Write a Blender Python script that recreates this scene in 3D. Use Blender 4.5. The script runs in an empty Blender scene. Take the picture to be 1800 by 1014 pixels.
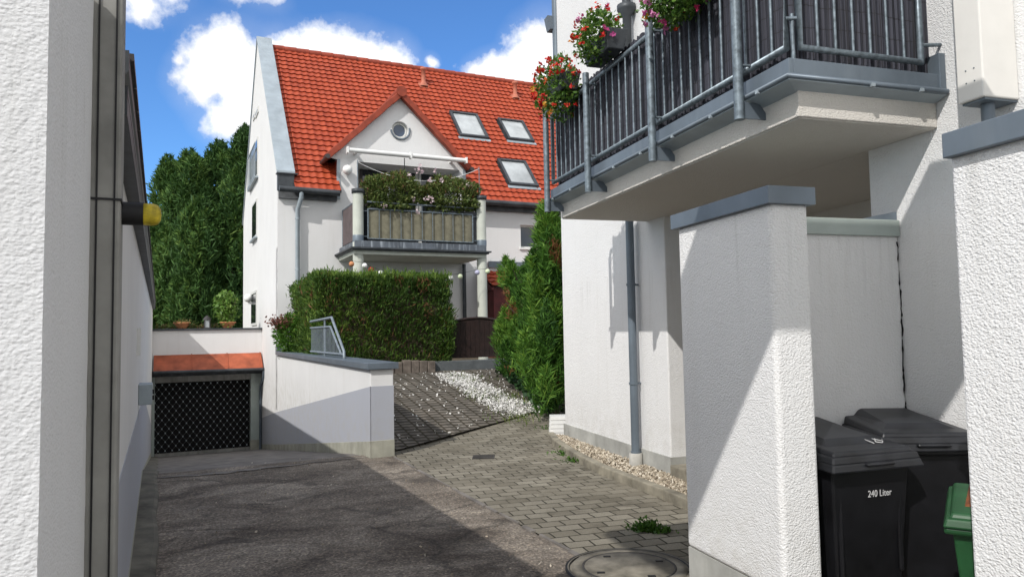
import bpy, bmesh, math, random
import numpy as np
from mathutils import Vector, Matrix
random.seed(7); RNG = np.random.default_rng(7)
scene = bpy.context.scene
COL = scene.collection
R_ = math.radians
# ------------------------------------------------------------------ camera (solved from the photograph's vanishing lines)
F_PX, PITCH, ROLL = 1272.0, 0.05961, -0.01755
EYE = np.array([0.0, 0.0, 1.6])
cp, sp = math.cos(PITCH), math.sin(PITCH)
r0 = np.array([1, 0, 0.]); f0 = np.array([0, cp, sp]); u0 = np.array([0, -sp, cp])
cr, sr = math.cos(ROLL), math.sin(ROLL)
CR = cr*r0 + sr*u0; CU = -sr*r0 + cr*u0; CF = f0
def ray(px, py):
    return CF + CR*((px-900)/F_PX) - CU*((py-507)/F_PX)
class Frame:
    """a plan direction the buildings are squared to: a runs to the right, b runs away, z is up"""
    def __init__(s, yaw):
        s.rot = -yaw
        s.a = np.array([math.cos(yaw), -math.sin(yaw), 0]); s.b = np.array([math.sin(yaw), math.cos(yaw), 0])
    def loc(s, w): return np.array([np.dot(w, s.a), np.dot(w, s.b), w[2]])
    def world(s, p): return s.a*p[0] + s.b*p[1] + np.array([0, 0, p[2]])
    def _hit(s, px, py, k, val):
        d = s.loc(ray(px, py)); e = s.loc(EYE); t = (val-e[k])/d[k]; return e + d*t
    def onA(s, px, py, a): return s._hit(px, py, 0, a)
    def onB(s, px, py, b): return s._hit(px, py, 1, b)
    def onZ(s, px, py, z): return s._hit(px, py, 2, z)
    def plane(s, px, py, p0, n):
        d = s.loc(ray(px, py)); e = s.loc(EYE); t = np.dot(np.array(p0)-e, n)/np.dot(d, n); return e + d*t
H = Frame(R_(-25.32)); RB = Frame(R_(-17.13)); W = Frame(0.0)
LW = Frame(R_(-26.0))
# ------------------------------------------------------------------ mesh building
class MB:
    def __init__(s): s.v = []; s.f = []; s.m = []; s.sm = []; s.tint = []
    def add(s, vs, fs, m=0, sm=False, tint=0.5):
        o = len(s.v); s.v += [tuple(map(float, x)) for x in vs]
        for f in fs: s.f.append([i+o for i in f]); s.m.append(m); s.sm.append(sm); s.tint.append(tint)
        return s
    def box(s, a0, a1, b0, b1, z0, z1, m=0):
        vs = [(a, b, z) for z in (z0, z1) for b in (b0, b1) for a in (a0, a1)]
        return s.add(vs, [(0,2,3,1),(4,5,7,6),(0,1,5,4),(2,6,7,3),(0,4,6,2),(1,3,7,5)], m)
    def obox(s, c, ax, ay, az, m=0):
        c, ax, ay, az = map(np.array, (c, ax, ay, az))
        vs = [c+i*ax+j*ay+k*az for k in (-.5,.5) for j in (-.5,.5) for i in (-.5,.5)]
        return s.add(vs, [(0,2,3,1),(4,5,7,6),(0,1,5,4),(2,6,7,3),(0,4,6,2),(1,3,7,5)], m)
    def prism(s, poly, ext, m=0):
        poly = [np.array(p, float) for p in poly]; e = np.array(ext, float); n = len(poly)
        vs = poly + [p+e for p in poly]
        fs = [tuple(range(n))[::-1], tuple(range(n, 2*n))] + [(i, (i+1) % n, (i+1) % n+n, i+n) for i in range(n)]
        return s.add(vs, fs, m)
    def tube(s, pts, r, n=10, m=0, cap=True):
        pts = [np.array(p, float) for p in pts]; rings = []; o = len(s.v); prev = None
        rr = r if isinstance(r, (list, tuple)) else [r]*len(pts)
        for i, p in enumerate(pts):
            t = pts[min(i+1, len(pts)-1)] - pts[max(i-1, 0)]; t = t/np.linalg.norm(t)
            if prev is None:
                k = np.array([0, 0, 1.]) if abs(t[2]) < .9 else np.array([1., 0, 0]); x = np.cross(t, k)
            else: x = prev - t*np.dot(prev, t)
            x = x/np.linalg.norm(x); prev = x; y = np.cross(t, x)
            rings.append([p + rr[i]*(x*math.cos(2*math.pi*j/n)+y*math.sin(2*math.pi*j/n)) for j in range(n)])
        vs = [q for rg in rings for q in rg]
        fs = [(i*n+j, i*n+(j+1) % n, (i+1)*n+(j+1) % n, (i+1)*n+j) for i in range(len(pts)-1) for j in range(n)]
        s.add(vs, fs, m, True)
        if cap:
            s.add(rings[0], [tuple(range(n))[::-1]], m); s.add(rings[-1], [tuple(range(n))], m)
        return s
    def lathe(s, c, prof, n=20, axis='z', m=0):
        c = np.array(c, float); vs = []
        for r, h in prof:
            for j in range(n):
                x, y = r*math.cos(2*math.pi*j/n), r*math.sin(2*math.pi*j/n)
                vs.append(c + (np.array([x, y, h]) if axis == 'z' else np.array([x, h, y]) if axis == 'b' else np.array([h, x, y])))
        fs = [(i*n+j, i*n+(j+1) % n, (i+1)*n+(j+1) % n, (i+1)*n+j) for i in range(len(prof)-1) for j in range(n)]
        return s.add(vs, fs, m, True)
    def ball(s, c, r, n=12, k=8, m=0, sq=1.0):
        return s.lathe(c, [(max(1e-4, r*math.sin(math.pi*i/k)), -r*sq*math.cos(math.pi*i/k)) for i in range(k+1)], n, 'z', m)
    def bounds(s):
        v = np.array(s.v); return v.min(0), v.max(0)
def rmat(fr, base):
    M = Matrix.Rotation(fr.rot, 4, 'Z'); w = fr.world(base); M.translation = Vector(w); return M
def tag(o, label=None, cat=None, group=None, kind=None):
    if label: o['label'] = label
    if cat: o['category'] = cat
    if group: o['group'] = group
    if kind: o['kind'] = kind
    return o
BASE = {}
def thing(name, label, cat, fr, base, group=None):
    o = bpy.data.objects.new(name, None); COL.objects.link(o); o.empty_display_size = .2
    o.matrix_world = rmat(fr, base); BASE[o] = (fr, np.array(base, float)); return tag(o, label, cat, group)
def mesh_of(name, mb, mats, base):
    me = bpy.data.meshes.new(name)
    v = np.array(mb.v) - np.array(base)
    me.from_pydata(v.tolist(), [], mb.f)
    for m in (mats if isinstance(mats, (list, tuple)) else [mats]): me.materials.append(m)
    me.polygons.foreach_set('material_index', mb.m); me.polygons.foreach_set('use_smooth', mb.sm)
    at = me.attributes.new('tint', 'FLOAT', 'FACE'); at.data.foreach_set('value', mb.tint)
    bm = bmesh.new(); bm.from_mesh(me)
    if len(bm.faces) < 60000: bmesh.ops.recalc_face_normals(bm, faces=bm.faces)
    bm.to_mesh(me); bm.free(); me.update()
    return me
def obj(name, mb, mats, parent=None, fr=None, base=None, bevel=0, label=None, cat=None, group=None, kind=None, me=None):
    if parent is not None: fr, base = BASE[parent]
    elif base is None: lo, hi = mb.bounds(); base = np.array([(lo[0]+hi[0])/2, (lo[1]+hi[1])/2, lo[2]])
    me = me or mesh_of(name, mb, mats, base)
    o = bpy.data.objects.new(name, me); COL.objects.link(o)
    BASE[o] = (fr, np.array(base, float))
    if parent is not None: o.parent = parent
    else: o.matrix_world = rmat(fr, base)
    if bevel:
        b = o.modifiers.new('bevel', 'BEVEL'); b.width = bevel; b.segments = 4 if bevel > .02 else 2; b.limit_method = 'ANGLE'; b.angle_limit = R_(40)
    return tag(o, label, cat, group, kind)
def quads_obj(name, V, tint, mat, parent=None, fr=None, base=None, k=4, **kw):
    """V: (N,k,3) separate faces, built fast"""
    if parent is not None: fr, base = BASE[parent]
    elif base is None: fl = V.reshape(-1, 3); base = np.array([fl[:, 0].mean(), fl[:, 1].mean(), fl[:, 2].min()])
    N = len(V); v = (V.reshape(-1, 3)-np.array(base)).astype(np.float32)
    me = bpy.data.meshes.new(name); me.vertices.add(N*k); me.vertices.foreach_set('co', v.ravel())
    me.loops.add(N*k); me.loops.foreach_set('vertex_index', np.arange(N*k, dtype=np.int32))
    me.polygons.add(N); me.polygons.foreach_set('loop_start', np.arange(0, N*k, k, dtype=np.int32))
    try: me.polygons.foreach_set('loop_total', np.full(N, k, dtype=np.int32))
    except Exception: pass
    at = me.attributes.new('tint', 'FLOAT', 'FACE'); at.data.foreach_set('value', tint.astype(np.float32))
    me.materials.append(mat); me.update(); me.validate()
    return obj(name, None, None, parent, fr, base, me=me, **kw)
# ------------------------------------------------------------------ materials
def nd(nt, t, **kw):
    n = nt.nodes.new(t)
    for k, v in kw.items():
        if k.startswith('i_'):
            key = k[2:]; n.inputs[int(key) if key.isdigit() else key.replace('_', ' ')].default_value = v
        else: setattr(n, k, v)
    return n
def newmat(name):
    m = bpy.data.materials.new(name); m.use_nodes = True; nt = m.node_tree; nt.nodes.clear()
    out = nd(nt, 'ShaderNodeOutputMaterial'); b = nd(nt, 'ShaderNodeBsdfPrincipled'); nt.links.new(b.outputs[0], out.inputs[0])
    tc = nd(nt, 'ShaderNodeTexCoord'); return m, nt, b, tc, out
def ramp(nt, src, stops):
    r = nd(nt, 'ShaderNodeValToRGB'); e = r.color_ramp.elements
    while len(e) < len(stops): e.new(.5)
    for x, (p, c) in zip(e, stops): x.position = p; x.color = (*c, 1) if len(c) == 3 else c
    nt.links.new(src, r.inputs[0]); return r
def mixc(nt, a, b, fac, mode='MIX'):
    m = nd(nt, 'ShaderNodeMix', data_type='RGBA', blend_type=mode)
    for s, x in ((6, a), (7, b)):
        if isinstance(x, tuple): m.inputs[s].default_value = (*x, 1)
        else: nt.links.new(x, m.inputs[s])
    if isinstance(fac, (int, float)): m.inputs[0].default_value = fac
    else: nt.links.new(fac, m.inputs[0])
    return m.outputs[2]
def math_(nt, op, a, b=None, c=None, clamp=False):
    m = nd(nt, 'ShaderNodeMath', operation=op, use_clamp=clamp)
    for i, x in enumerate((a, b, c)):
        if x is None: continue
        if isinstance(x, (int, float)): m.inputs[i].default_value = x
        else: nt.links.new(x, m.inputs[i])
    return m.outputs[0]
def noise(nt, vec, scale, detail=4, rough=.55, dist=0):
    n = nd(nt, 'ShaderNodeTexNoise'); n.inputs['Scale'].default_value = scale; n.inputs['Detail'].default_value = detail
    n.inputs['Roughness'].default_value = rough; n.inputs['Distortion'].default_value = dist
    nt.links.new(vec, n.inputs['Vector']); return n.outputs['Fac']
def stretch(nt, vec, s):
    m = nd(nt, 'ShaderNodeMapping'); m.inputs['Scale'].default_value = s; nt.links.new(vec, m.inputs[0]); return m.outputs[0]
def bump(nt, b, height, strength, dist):
    n = nd(nt, 'ShaderNodeBump'); n.inputs['Strength'].default_value = strength; n.inputs['Distance'].default_value = dist
    nt.links.new(height, n.inputs['Height']); nt.links.new(n.outputs[0], b.inputs['Normal'])
def simple(name, c, rough=.6, metal=0, var=.12, scale=6, bscale=0, bstr=.3, bdist=.004, spec=.4, streak=0, streakc=None):
    m, nt, b, tc, out = newmat(name); ob = tc.outputs['Object']
    f = noise(nt, ob, scale, 5, .6)
    lo = tuple(x*(1-var*2) for x in c); hi = tuple(min(1, x*(1+var*2)) for x in c)
    colr = ramp(nt, f, [(.3, lo), (.7, hi)]).outputs[0]
    if streak:
        s = noise(nt, stretch(nt, ob, (1, 1, .09)), 9, 4, .6)
        colr = mixc(nt, colr, streakc or tuple(x*.5 for x in c), math_(nt, 'MULTIPLY', ramp(nt, s, [(.52, (0, 0, 0)), (.72, (1, 1, 1))]).outputs[0], streak))
    nt.links.new(colr, b.inputs['Base Color']); b.inputs['Roughness'].default_value = rough; b.inputs['Metallic'].default_value = metal
    b.inputs['Specular IOR Level'].default_value = spec
    if bscale: bump(nt, b, noise(nt, ob, bscale, 3, .6), bstr, bdist)
    return m
def plaster(name, c, grain, dist, strength=.8, dirt=.1):
    """rough scraped render: pitted grain, faint blotches and rain streaks"""
    m, nt, b, tc, out = newmat(name); ob = tc.outputs['Object']
    n1 = noise(nt, ob, grain, 3, .55, .4)
    vo = nd(nt, 'ShaderNodeTexVoronoi', feature='SMOOTH_F1'); vo.inputs['Scale'].default_value = grain*1.25; vo.inputs['Smoothness'].default_value = .6
    nt.links.new(stretch(nt, ob, (1, 1, 1.5)), vo.inputs['Vector'])
    h = math_(nt, 'ADD', math_(nt, 'MULTIPLY', n1, 1.0), math_(nt, 'MULTIPLY', vo.outputs['Distance'], -.55))
    h = math_(nt, 'ADD', h, math_(nt, 'MULTIPLY', noise(nt, ob, grain*.3, 2, .5), .5))
    bump(nt, b, h, strength, dist)
    big = noise(nt, ob, 1.3, 5, .6)
    st = noise(nt, stretch(nt, ob, (1, 1, .06)), 7, 5, .65)
    col = ramp(nt, big, [(.3, tuple(x*(1-dirt*.5) for x in c)), (.7, c)]).outputs[0]
    col = mixc(nt, col, tuple(x*y for x, y in zip(c, (.72, .70, .64))), math_(nt, 'MULTIPLY', ramp(nt, st, [(.55, (0, 0, 0)), (.8, (1, 1, 1))]).outputs[0], dirt*2.2))
    # splash dirt low down and run-off streaks below a cap at about 2.2 m
    ge = nd(nt, 'ShaderNodeNewGeometry'); sz = nd(nt, 'ShaderNodeSeparateXYZ'); nt.links.new(ge.outputs['Position'], sz.inputs[0]); zz = sz.outputs[2]
    blot = noise(nt, ob, 6, 6, .7); run = noise(nt, stretch(nt, ob, (1, 1, .05)), 16, 4, .6)
    lowz = ramp(nt, zz, [(.28, (1, 1, 1)), (.80, (0, 0, 0))]).outputs[0]
    spl = math_(nt, 'MULTIPLY', lowz, ramp(nt, blot, [(.42, (0, 0, 0)), (.72, (1, 1, 1))]).outputs[0])
    zc_ = math_(nt, 'DIVIDE', zz, 3.0)
    cap = math_(nt, 'MULTIPLY', ramp(nt, zc_, [(.52, (0, 0, 0)), (.74, (1, 1, 1)), (.745, (1, 1, 1)), (.76, (0, 0, 0))]).outputs[0], ramp(nt, run, [(.56, (0, 0, 0)), (.70, (1, 1, 1))]).outputs[0])
    col = mixc(nt, col, (.40, .37, .30), math_(nt, 'MULTIPLY', spl, .38)); col = mixc(nt, col, (.42, .42, .39), math_(nt, 'MULTIPLY', cap, .28))
    nt.links.new(col, b.inputs['Base Color']); b.inputs['Roughness'].default_value = .95; b.inputs['Specular IOR Level'].default_value = .15
    return m
def tinted(name, stops, rough=.6, transl=0, spec=.3, bscale=0, bdist=.003, extra=None):
    """colour picked by each face's own tint value"""
    m, nt, b, tc, out = newmat(name)
    a = nd(nt, 'ShaderNodeAttribute', attribute_name='tint')
    col = ramp(nt, a.outputs['Fac'], stops).outputs[0]
    if extra:
        n = noise(nt, tc.outputs['Object'], extra[0], 4, .6)
        col = mixc(nt, col, extra[1], math_(nt, 'MULTIPLY', ramp(nt, n, [(.55, (0, 0, 0)), (.75, (1, 1, 1))]).outputs[0], extra[2]))
    nt.links.new(col, b.inputs['Base Color']); b.inputs['Roughness'].default_value = rough; b.inputs['Specular IOR Level'].default_value = spec
    if bscale: bump(nt, b, noise(nt, tc.outputs['Object'], bscale, 3), .4, bdist)
    if transl:
        t = nd(nt, 'ShaderNodeBsdfTranslucent'); nt.links.new(col, t.inputs[0])
        mx = nd(nt, 'ShaderNodeMixShader'); mx.inputs[0].default_value = transl
        nt.links.new(b.outputs[0], mx.inputs[1]); nt.links.new(t.outputs[0], mx.inputs[2]); nt.links.new(mx.outputs[0], out.inputs[0])
    return m
def glass(name, c=(.02, .025, .03), rough=.04):
    m, nt, b, tc, out = newmat(name)
    b.inputs['Base Color'].default_value = (*c, 1); b.inputs['Roughness'].default_value = rough; b.inputs['Specular IOR Level'].default_value = .8
    return m
WHITE = (.80, .79, .76)
M = {}
M['render_near'] = plaster('render_near', (.76, .76, .755), 78, .0075, .85, .08)
M['render_left'] = plaster('render_left', (.66, .665, .67), 85, .0038, .75, .08)
M['render_mid'] = plaster('render_mid', (.76, .757, .75), 80, .007, .8, .09)
M['render_smooth'] = plaster('render_smooth', (.72, .72, .70), 150, .002, .5, .10)
M['render_house'] = plaster('render_house', (.72, .718, .71), 60, .006, .5, .11)
M['render_wall'] = plaster('render_wall', (.73, .728, .72), 110, .003, .5, .12)
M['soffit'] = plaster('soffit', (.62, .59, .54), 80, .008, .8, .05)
M['paint_grey'] = plaster('paint_grey', (.40, .415, .46), 110, .003, .4, .05)
M['plinth'] = simple('plinth', (.33, .325, .27), .9, var=.12, scale=3, bscale=60, bdist=.003, streak=.35, streakc=(.2, .21, .15))
M['plinth_grey'] = simple('plinth_grey', (.36, .36, .335), .9, var=.14, scale=2.5, bscale=50, bdist=.003, streak=.4, streakc=(.23, .23, .2))
M['zinc'] = simple('zinc', (.135, .165, .195), .45, .25, var=.10, scale=2.2, bscale=12, bstr=.1, bdist=.003, streak=.3, streakc=(.2, .23, .25))
M['zinc_pale'] = simple('zinc_pale', (.33, .38, .41), .5, .2, var=.08, scale=2.5, bscale=3, bstr=.08, bdist=.01, streak=.25, streakc=(.25, .29, .31))
M['zinc_dark'] = simple('zinc_dark', (.05, .056, .062), .5, .2, var=.2, scale=4, streak=.3, streakc=(.10, .11, .115))
M['zinc_stain'] = simple('zinc_stain', (.10, .115, .135), .5, .2, var=.2, scale=3, streak=.9, streakc=(.5, .55, .6))
M['shingle'] = simple('shingle', (.10, .105, .11), .8, var=.2, scale=5)
M['galv'] = simple('galv', (.165, .20, .225), .45, .5, var=.22, scale=28, bscale=40, bstr=.15, bdist=.001)
M['cap_green'] = simple('cap_green', (.38, .43, .40), .55, .15, var=.06, scale=3)
M['post_grey'] = simple('post_grey', (.26, .258, .24), .75, .05, var=.16, scale=3, bscale=25, bstr=.2, bdist=.002, streak=.6, streakc=(.12, .118, .108))
M['column'] = simple('column', (.50, .52, .46), .7, var=.06, scale=3, streak=.2, streakc=(.38, .4, .34))
M['rust_sheet'] = simple('rust_sheet', (.35, .088, .040), .6, .05, var=.22, scale=2.5, bscale=5, bstr=.1, bdist=.01)
M['black'] = simple('black', (.008, .008, .009), .55, var=.1)
M['void'] = simple('void', (.006, .006, .007), .9, var=.1)
M['grille'] = simple('grille', (.13, .128, .12), .45, .6, var=.15, scale=20)
M['bin_black'] = simple('bin_black', (.005, .005, .0065), .45, var=.25, scale=7, bscale=180, bstr=.12, bdist=.001, spec=.5)
M['bin_lid'] = simple('bin_lid', (.014, .015, .018), .40, var=.3, scale=5, bscale=160, bstr=.15, bdist=.001, spec=.5)
M['bin_green'] = simple('bin_green', (.014, .075, .024), .45, var=.15, scale=6, bscale=160, bstr=.12, bdist=.001)
M['bin_brown'] = simple('bin_brown', (.20, .065, .022), .5, var=.2, scale=9, bscale=160, bstr=.12, bdist=.001)
M['white_plastic'] = simple('white_plastic', (.72, .70, .66), .5, var=.03, scale=3)
M['white_paint'] = simple('white_paint', (.78, .78, .76), .4, var=.03, scale=4)
M['chalk'] = simple('chalk', (.42, .42, .42), .8, var=.1)
M['label_white'] = simple('label_white', (.60, .60, .60), .6, var=.02)
M['yellow'] = simple('yellow', (.42, .33, .02), .5, var=.3, scale=30)
M['wood_dark'] = simple('wood_dark', (.022, .011, .009), .6, var=.25, scale=8)
M['canvas'] = simple('canvas', (.16, .15, .105), .9, var=.12, scale=9, streak=.4, streakc=(.11, .10, .07))
M['canvas_brown'] = simple('canvas_brown', (.11, .085, .085), .9, var=.12, scale=9)
M['awning'] = simple('awning', (.74, .74, .72), .45, var=.03, scale=3)
M['frame_white'] = simple('frame_white', (.6, .6, .57), .5, var=.04)
M['frame_brown'] = simple('frame_brown', (.05, .045, .045), .5, .1, var=.1)
M['glass'] = glass('glass'); M['glass_blue'] = glass('glass_blue', (.03, .055, .10), .08)
M['blind'] = simple('blind', (.36, .385, .39), .12, var=.14, scale=1.6, spec=.9)
M['rail_grey'] = simple('rail_grey', (.20, .235, .265), .5, .25, var=.12, scale=12)
M['clay'] = simple('clay', (.50, .22, .10), .8, var=.12, scale=8)
M['pink_clay'] = simple('pink_clay', (.42, .14, .085), .7, var=.1, scale=8)
M['red_tile'] = simple('red_tile', (.26, .046, .022), .7, var=.15, scale=5)
M['red_wood'] = simple('red_wood', (.09, .012, .012), .6, var=.2, scale=5)
M['bark'] = simple('bark', (.07, .05, .035), .9, var=.25, scale=9, bscale=20, bdist=.01)
M['concrete'] = simple('concrete', (.34, .33, .30), .9, var=.15, scale=4, bscale=60, bdist=.003, streak=.2)
M['kerb'] = simple('kerb', (.22, .20, .155), .95, var=.22, scale=5, bscale=55, bdist=.004)
M['palisade'] = simple('palisade', (.15, .125, .105), .95, var=.25, scale=6, bscale=30, bdist=.005)
M['dark_conc'] = simple('dark_conc', (.10, .11, .115), .9, var=.15, scale=4)
M['iron'] = simple('iron', (.06, .055, .05), .7, .3, var=.25, scale=10)
M['reed'] = None
M['tiles'] = tinted('tiles', [(0, (.27, .039, .014)), (.5, (.345, .054, .019)), (1, (.41, .072, .027))], .62, spec=.35, bscale=25, extra=(1.1, (.23, .05, .03), .35))
M['thuja'] = tinted('thuja', [(0, (.020, .045, .008)), (.5, (.062, .128, .018)), (.9, (.17, .25, .04)), (.93, (.15, .07, .03)), (1, (.20, .10, .045))], .65, .3)
M['thuja_dummy'] = None
M['thuja_bright'] = tinted('thuja_bright', [(0, (.022, .072, .012)), (.6, (.085, .20, .024)), (.95, (.20, .33, .045)), (.97, (.20, .09, .03)), (1, (.24, .11, .05))], .65, .32)
M['cypress'] = tinted('cypress', [(0, (.020, .060, .014)), (.6, (.058, .130, .026)), (.985, (.15, .24, .05)), (.99, (.22, .10, .03)), (1, (.22, .10, .03))], .7, .12)
M['leaf'] = tinted('leaf', [(0, (.05, .085, .018)), (.6, (.12, .165, .04)), (1, (.24, .25, .09))], .5, .3)
M['leaf_pot'] = tinted('leaf_pot', [(0, (.035, .09, .014)), (.6, (.09, .19, .025)), (1, (.18, .27, .06))], .45, .3)
M['leaf_red'] = tinted('leaf_red', [(0, (.06, .10, .02)), (.6, (.12, .14, .035)), (1, (.2, .09, .06))], .5, .3)
M['fl_red'] = tinted('fl_red', [(0, (.50, .012, .015)), (.6, (.62, .03, .02)), (.9, (.65, .09, .03)), (1, (.6, .35, .03))], .5, .3)
M['fl_pink'] = tinted('fl_pink', [(0, (.5, .02, .10)), (.5, (.6, .12, .35)), (1, (.7, .4, .55))], .5, .3)
M['fl_white'] = tinted('fl_white', [(0, (.7, .5, .55)), (1, (.8, .7, .7))], .5, .3)
M['chips_white'] = tinted('chips_white', [(0, (.42, .41, .38)), (.35, (.62, .61, .58)), (1, (.82, .81, .79))], .8)
M['pebble'] = tinted('pebble', [(0, (.20, .16, .12)), (.5, (.42, .36, .27)), (1, (.66, .60, .50))], .8)
SUNE, EXPO, CLOUD, SKYTINT = 3.1, 0.18, 1.22, (.52, .84, 1.20)
# ------------------------------------------------------------------ ground materials
def ground_mats():
    # worn asphalt
    m, nt, b, tc, out = newmat('asphalt'); ob = tc.outputs['Object']
    fine = noise(nt, ob, 55, 6, .8); mid = noise(nt, stretch(nt, ob, (.8, 1.3, 1)), 1.1, 8, .68, .8); sand = noise(nt, stretch(nt, ob, (.5, 2.2, 1)), 3.2, 5, .7)
    c = ramp(nt, mid, [(.34, (.084, .069, .056)), (.5, (.178, .152, .125)), (.64, (.285, .25, .207))]).outputs[0]
    c = mixc(nt, c, ramp(nt, fine, [(.36, (.40, .40, .40)), (.64, (1.5, 1.5, 1.5))]).outputs[0], .85, 'MULTIPLY')
    c = mixc(nt, c, (.26, .235, .20), math_(nt, 'MULTIPLY', ramp(nt, sand, [(.56, (0, 0, 0)), (.70, (1, 1, 1))]).outputs[0], .45))
    vo = nd(nt, 'ShaderNodeTexVoronoi', feature='DISTANCE_TO_EDGE'); vo.inputs['Scale'].default_value = .42
    ds = nd(nt, 'ShaderNodeVectorMath', operation='MULTIPLY_ADD'); nv = nd(nt, 'ShaderNodeTexNoise'); nv.inputs['Scale'].default_value = 2.5; nv.inputs['Detail'].default_value = 6
    nt.links.new(ob, nv.inputs['Vector']); nt.links.new(nv.outputs['Color'], ds.inputs[0]); ds.inputs[1].default_value = (.55, .55, 0); nt.links.new(ob, ds.inputs[2]); nt.links.new(ds.outputs[0], vo.inputs['Vector'])
    gap = noise(nt, ob, 1.1, 2)
    crack = math_(nt, 'MULTIPLY', ramp(nt, vo.outputs['Distance'], [(.0, (1, 1, 1)), (.016, (0, 0, 0))]).outputs[0], ramp(nt, gap, [(.44, (0, 0, 0)), (.50, (1, 1, 1))]).outputs[0])
    c = mixc(nt, c, (.03, .027, .024), math_(nt, 'MULTIPLY', crack, .6))
    ag = nd(nt, 'ShaderNodeTexVoronoi'); ag.inputs['Scale'].default_value = 62; nt.links.new(ob, ag.inputs['Vector'])
    c = mixc(nt, c, ramp(nt, ag.outputs['Color'], [(.15, (.55, .55, .55)), (.6, (1.0, 1.0, 1.0)), (.9, (1.75, 1.7, 1.6))]).outputs[0], .75, 'MULTIPLY')
    oil = noise(nt, ob, 1.9, 3, .5, 1.0)
    c = mixc(nt, c, (.035, .031, .028), math_(nt, 'MULTIPLY', ramp(nt, oil, [(.60, (0, 0, 0)), (.66, (1, 1, 1))]).outputs[0], .5))
    nt.links.new(c, b.inputs['Base Color']); b.inputs['Roughness'].default_value = .92; b.inputs['Specular IOR Level'].default_value = .25
    bump(nt, b, math_(nt, 'SUBTRACT', fine, crack), .6, .006); M['asphalt'] = m
    # concrete apron in front of the garage
    M['kerb_dark'] = simple('kerb_dark', (.12, .112, .09), .95, var=.3, scale=3, bscale=50, bdist=.004)
    M['apron'] = simple('apron', (.17, .155, .14), .95, var=.22, scale=3, bscale=90, bdist=.004)
    # interlocking concrete pavers
    m, nt, b, tc, out = newmat('pavers'); ob = tc.outputs['Object']
    wob = nd(nt, 'ShaderNodeVectorMath', operation='MULTIPLY_ADD'); nv = nd(nt, 'ShaderNodeTexNoise'); nv.inputs['Scale'].default_value = 2.2; nv.inputs['Detail'].default_value = 3
    rot = nd(nt, 'ShaderNodeMapping'); rot.inputs['Rotation'].default_value = (0, 0, R_(8.19)); nt.links.new(ob, rot.inputs[0])
    nt.links.new(ob, nv.inputs['Vector']); nt.links.new(nv.outputs['Color'], wob.inputs[0]); wob.inputs[1].default_value = (.05, .05, 0); nt.links.new(rot.outputs[0], wob.inputs[2])
    bt = nd(nt, 'ShaderNodeTexBrick'); nt.links.new(wob.outputs[0], bt.inputs['Vector']); bt.offset = .5
    for k, v in (('Scale', 1.0), ('Brick Width', .21), ('Row Height', .15), ('Mortar Size', .008), ('Mortar Smooth', .3), ('Bias', 0.0)): bt.inputs[k].default_value = v
    bt.inputs['Color1'].default_value = (.16, .145, .115, 1); bt.inputs['Color2'].default_value = (.27, .25, .205, 1); bt.inputs['Mortar'].default_value = (.04, .037, .028, 1)
    fill = noise(nt, ob, .75, 4, .6)
    big = noise(nt, ob, .9, 5, .65); fine = noise(nt, ob, 120, 3, .6)
    c = mixc(nt, bt.outputs['Color'], (.22, .20, .16), math_(nt, 'MULTIPLY', ramp(nt, fill, [(.52, (0, 0, 0)), (.66, (1, 1, 1))]).outputs[0], .7))
    c = mixc(nt, c, ramp(nt, big, [(.3, (.68, .67, .64)), (.7, (1.15, 1.14, 1.12))]).outputs[0], .9, 'MULTIPLY')
    c = mixc(nt, c, ramp(nt, fine, [(.3, (.7, .7, .7)), (.7, (1.2, 1.2, 1.2))]).outputs[0], .7, 'MULTIPLY')
    damp = noise(nt, ob, 1.7, 5, .7, .5)
    c = mixc(nt, c, (.075, .066, .05), math_(nt, 'MULTIPLY', ramp(nt, damp, [(.54, (0, 0, 0)), (.68, (1, 1, 1))]).outputs[0], .6))
    nt.links.new(c, b.inputs['Base Color']); b.inputs['Roughness'].default_value = .93; b.inputs['Specular IOR Level'].default_value = .2
    h = math_(nt, 'ADD', math_(nt, 'MULTIPLY', bt.outputs['Fac'], -1.0), math_(nt, 'MULTIPLY', fine, .25)); bump(nt, b, h, .7, .008); M['pavers'] = m
    # grass pavers of the sloping parking bays: wide joints down the slope, thin ones across
    m, nt, b, tc, out = newmat('bay_pavers'); ob = tc.outputs['Object']
    sp = nd(nt, 'ShaderNodeSeparateXYZ'); wb = nd(nt, 'ShaderNodeVectorMath', operation='MULTIPLY_ADD'); nv = nd(nt, 'ShaderNodeTexNoise'); nv.inputs['Scale'].default_value = 1.5
    nt.links.new(ob, nv.inputs['Vector']); nt.links.new(nv.outputs['Color'], wb.inputs[0]); wb.inputs[1].default_value = (.03, .03, 0); nt.links.new(ob, wb.inputs[2]); nt.links.new(wb.outputs[0], sp.inputs[0])
    def lines(src, per, wid):
        fr = math_(nt, 'FRACT', math_(nt, 'DIVIDE', src, per)); d = math_(nt, 'ABSOLUTE', math_(nt, 'SUBTRACT', fr, .5))
        return ramp(nt, d, [(max(0, .5-wid*1.6/per), (0, 0, 0)), (.5-wid*.5/per, (1, 1, 1))]).outputs[0]
    jl = lines(sp.outputs[0], 0.20, .014)
    half = math_(nt, 'MULTIPLY', math_(nt, 'FLOOR', math_(nt, 'DIVIDE', sp.outputs[0], .20)), .047); vsh = math_(nt, 'ADD', sp.outputs[1], half)
    jc = lines(vsh, .135, .026)
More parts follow.
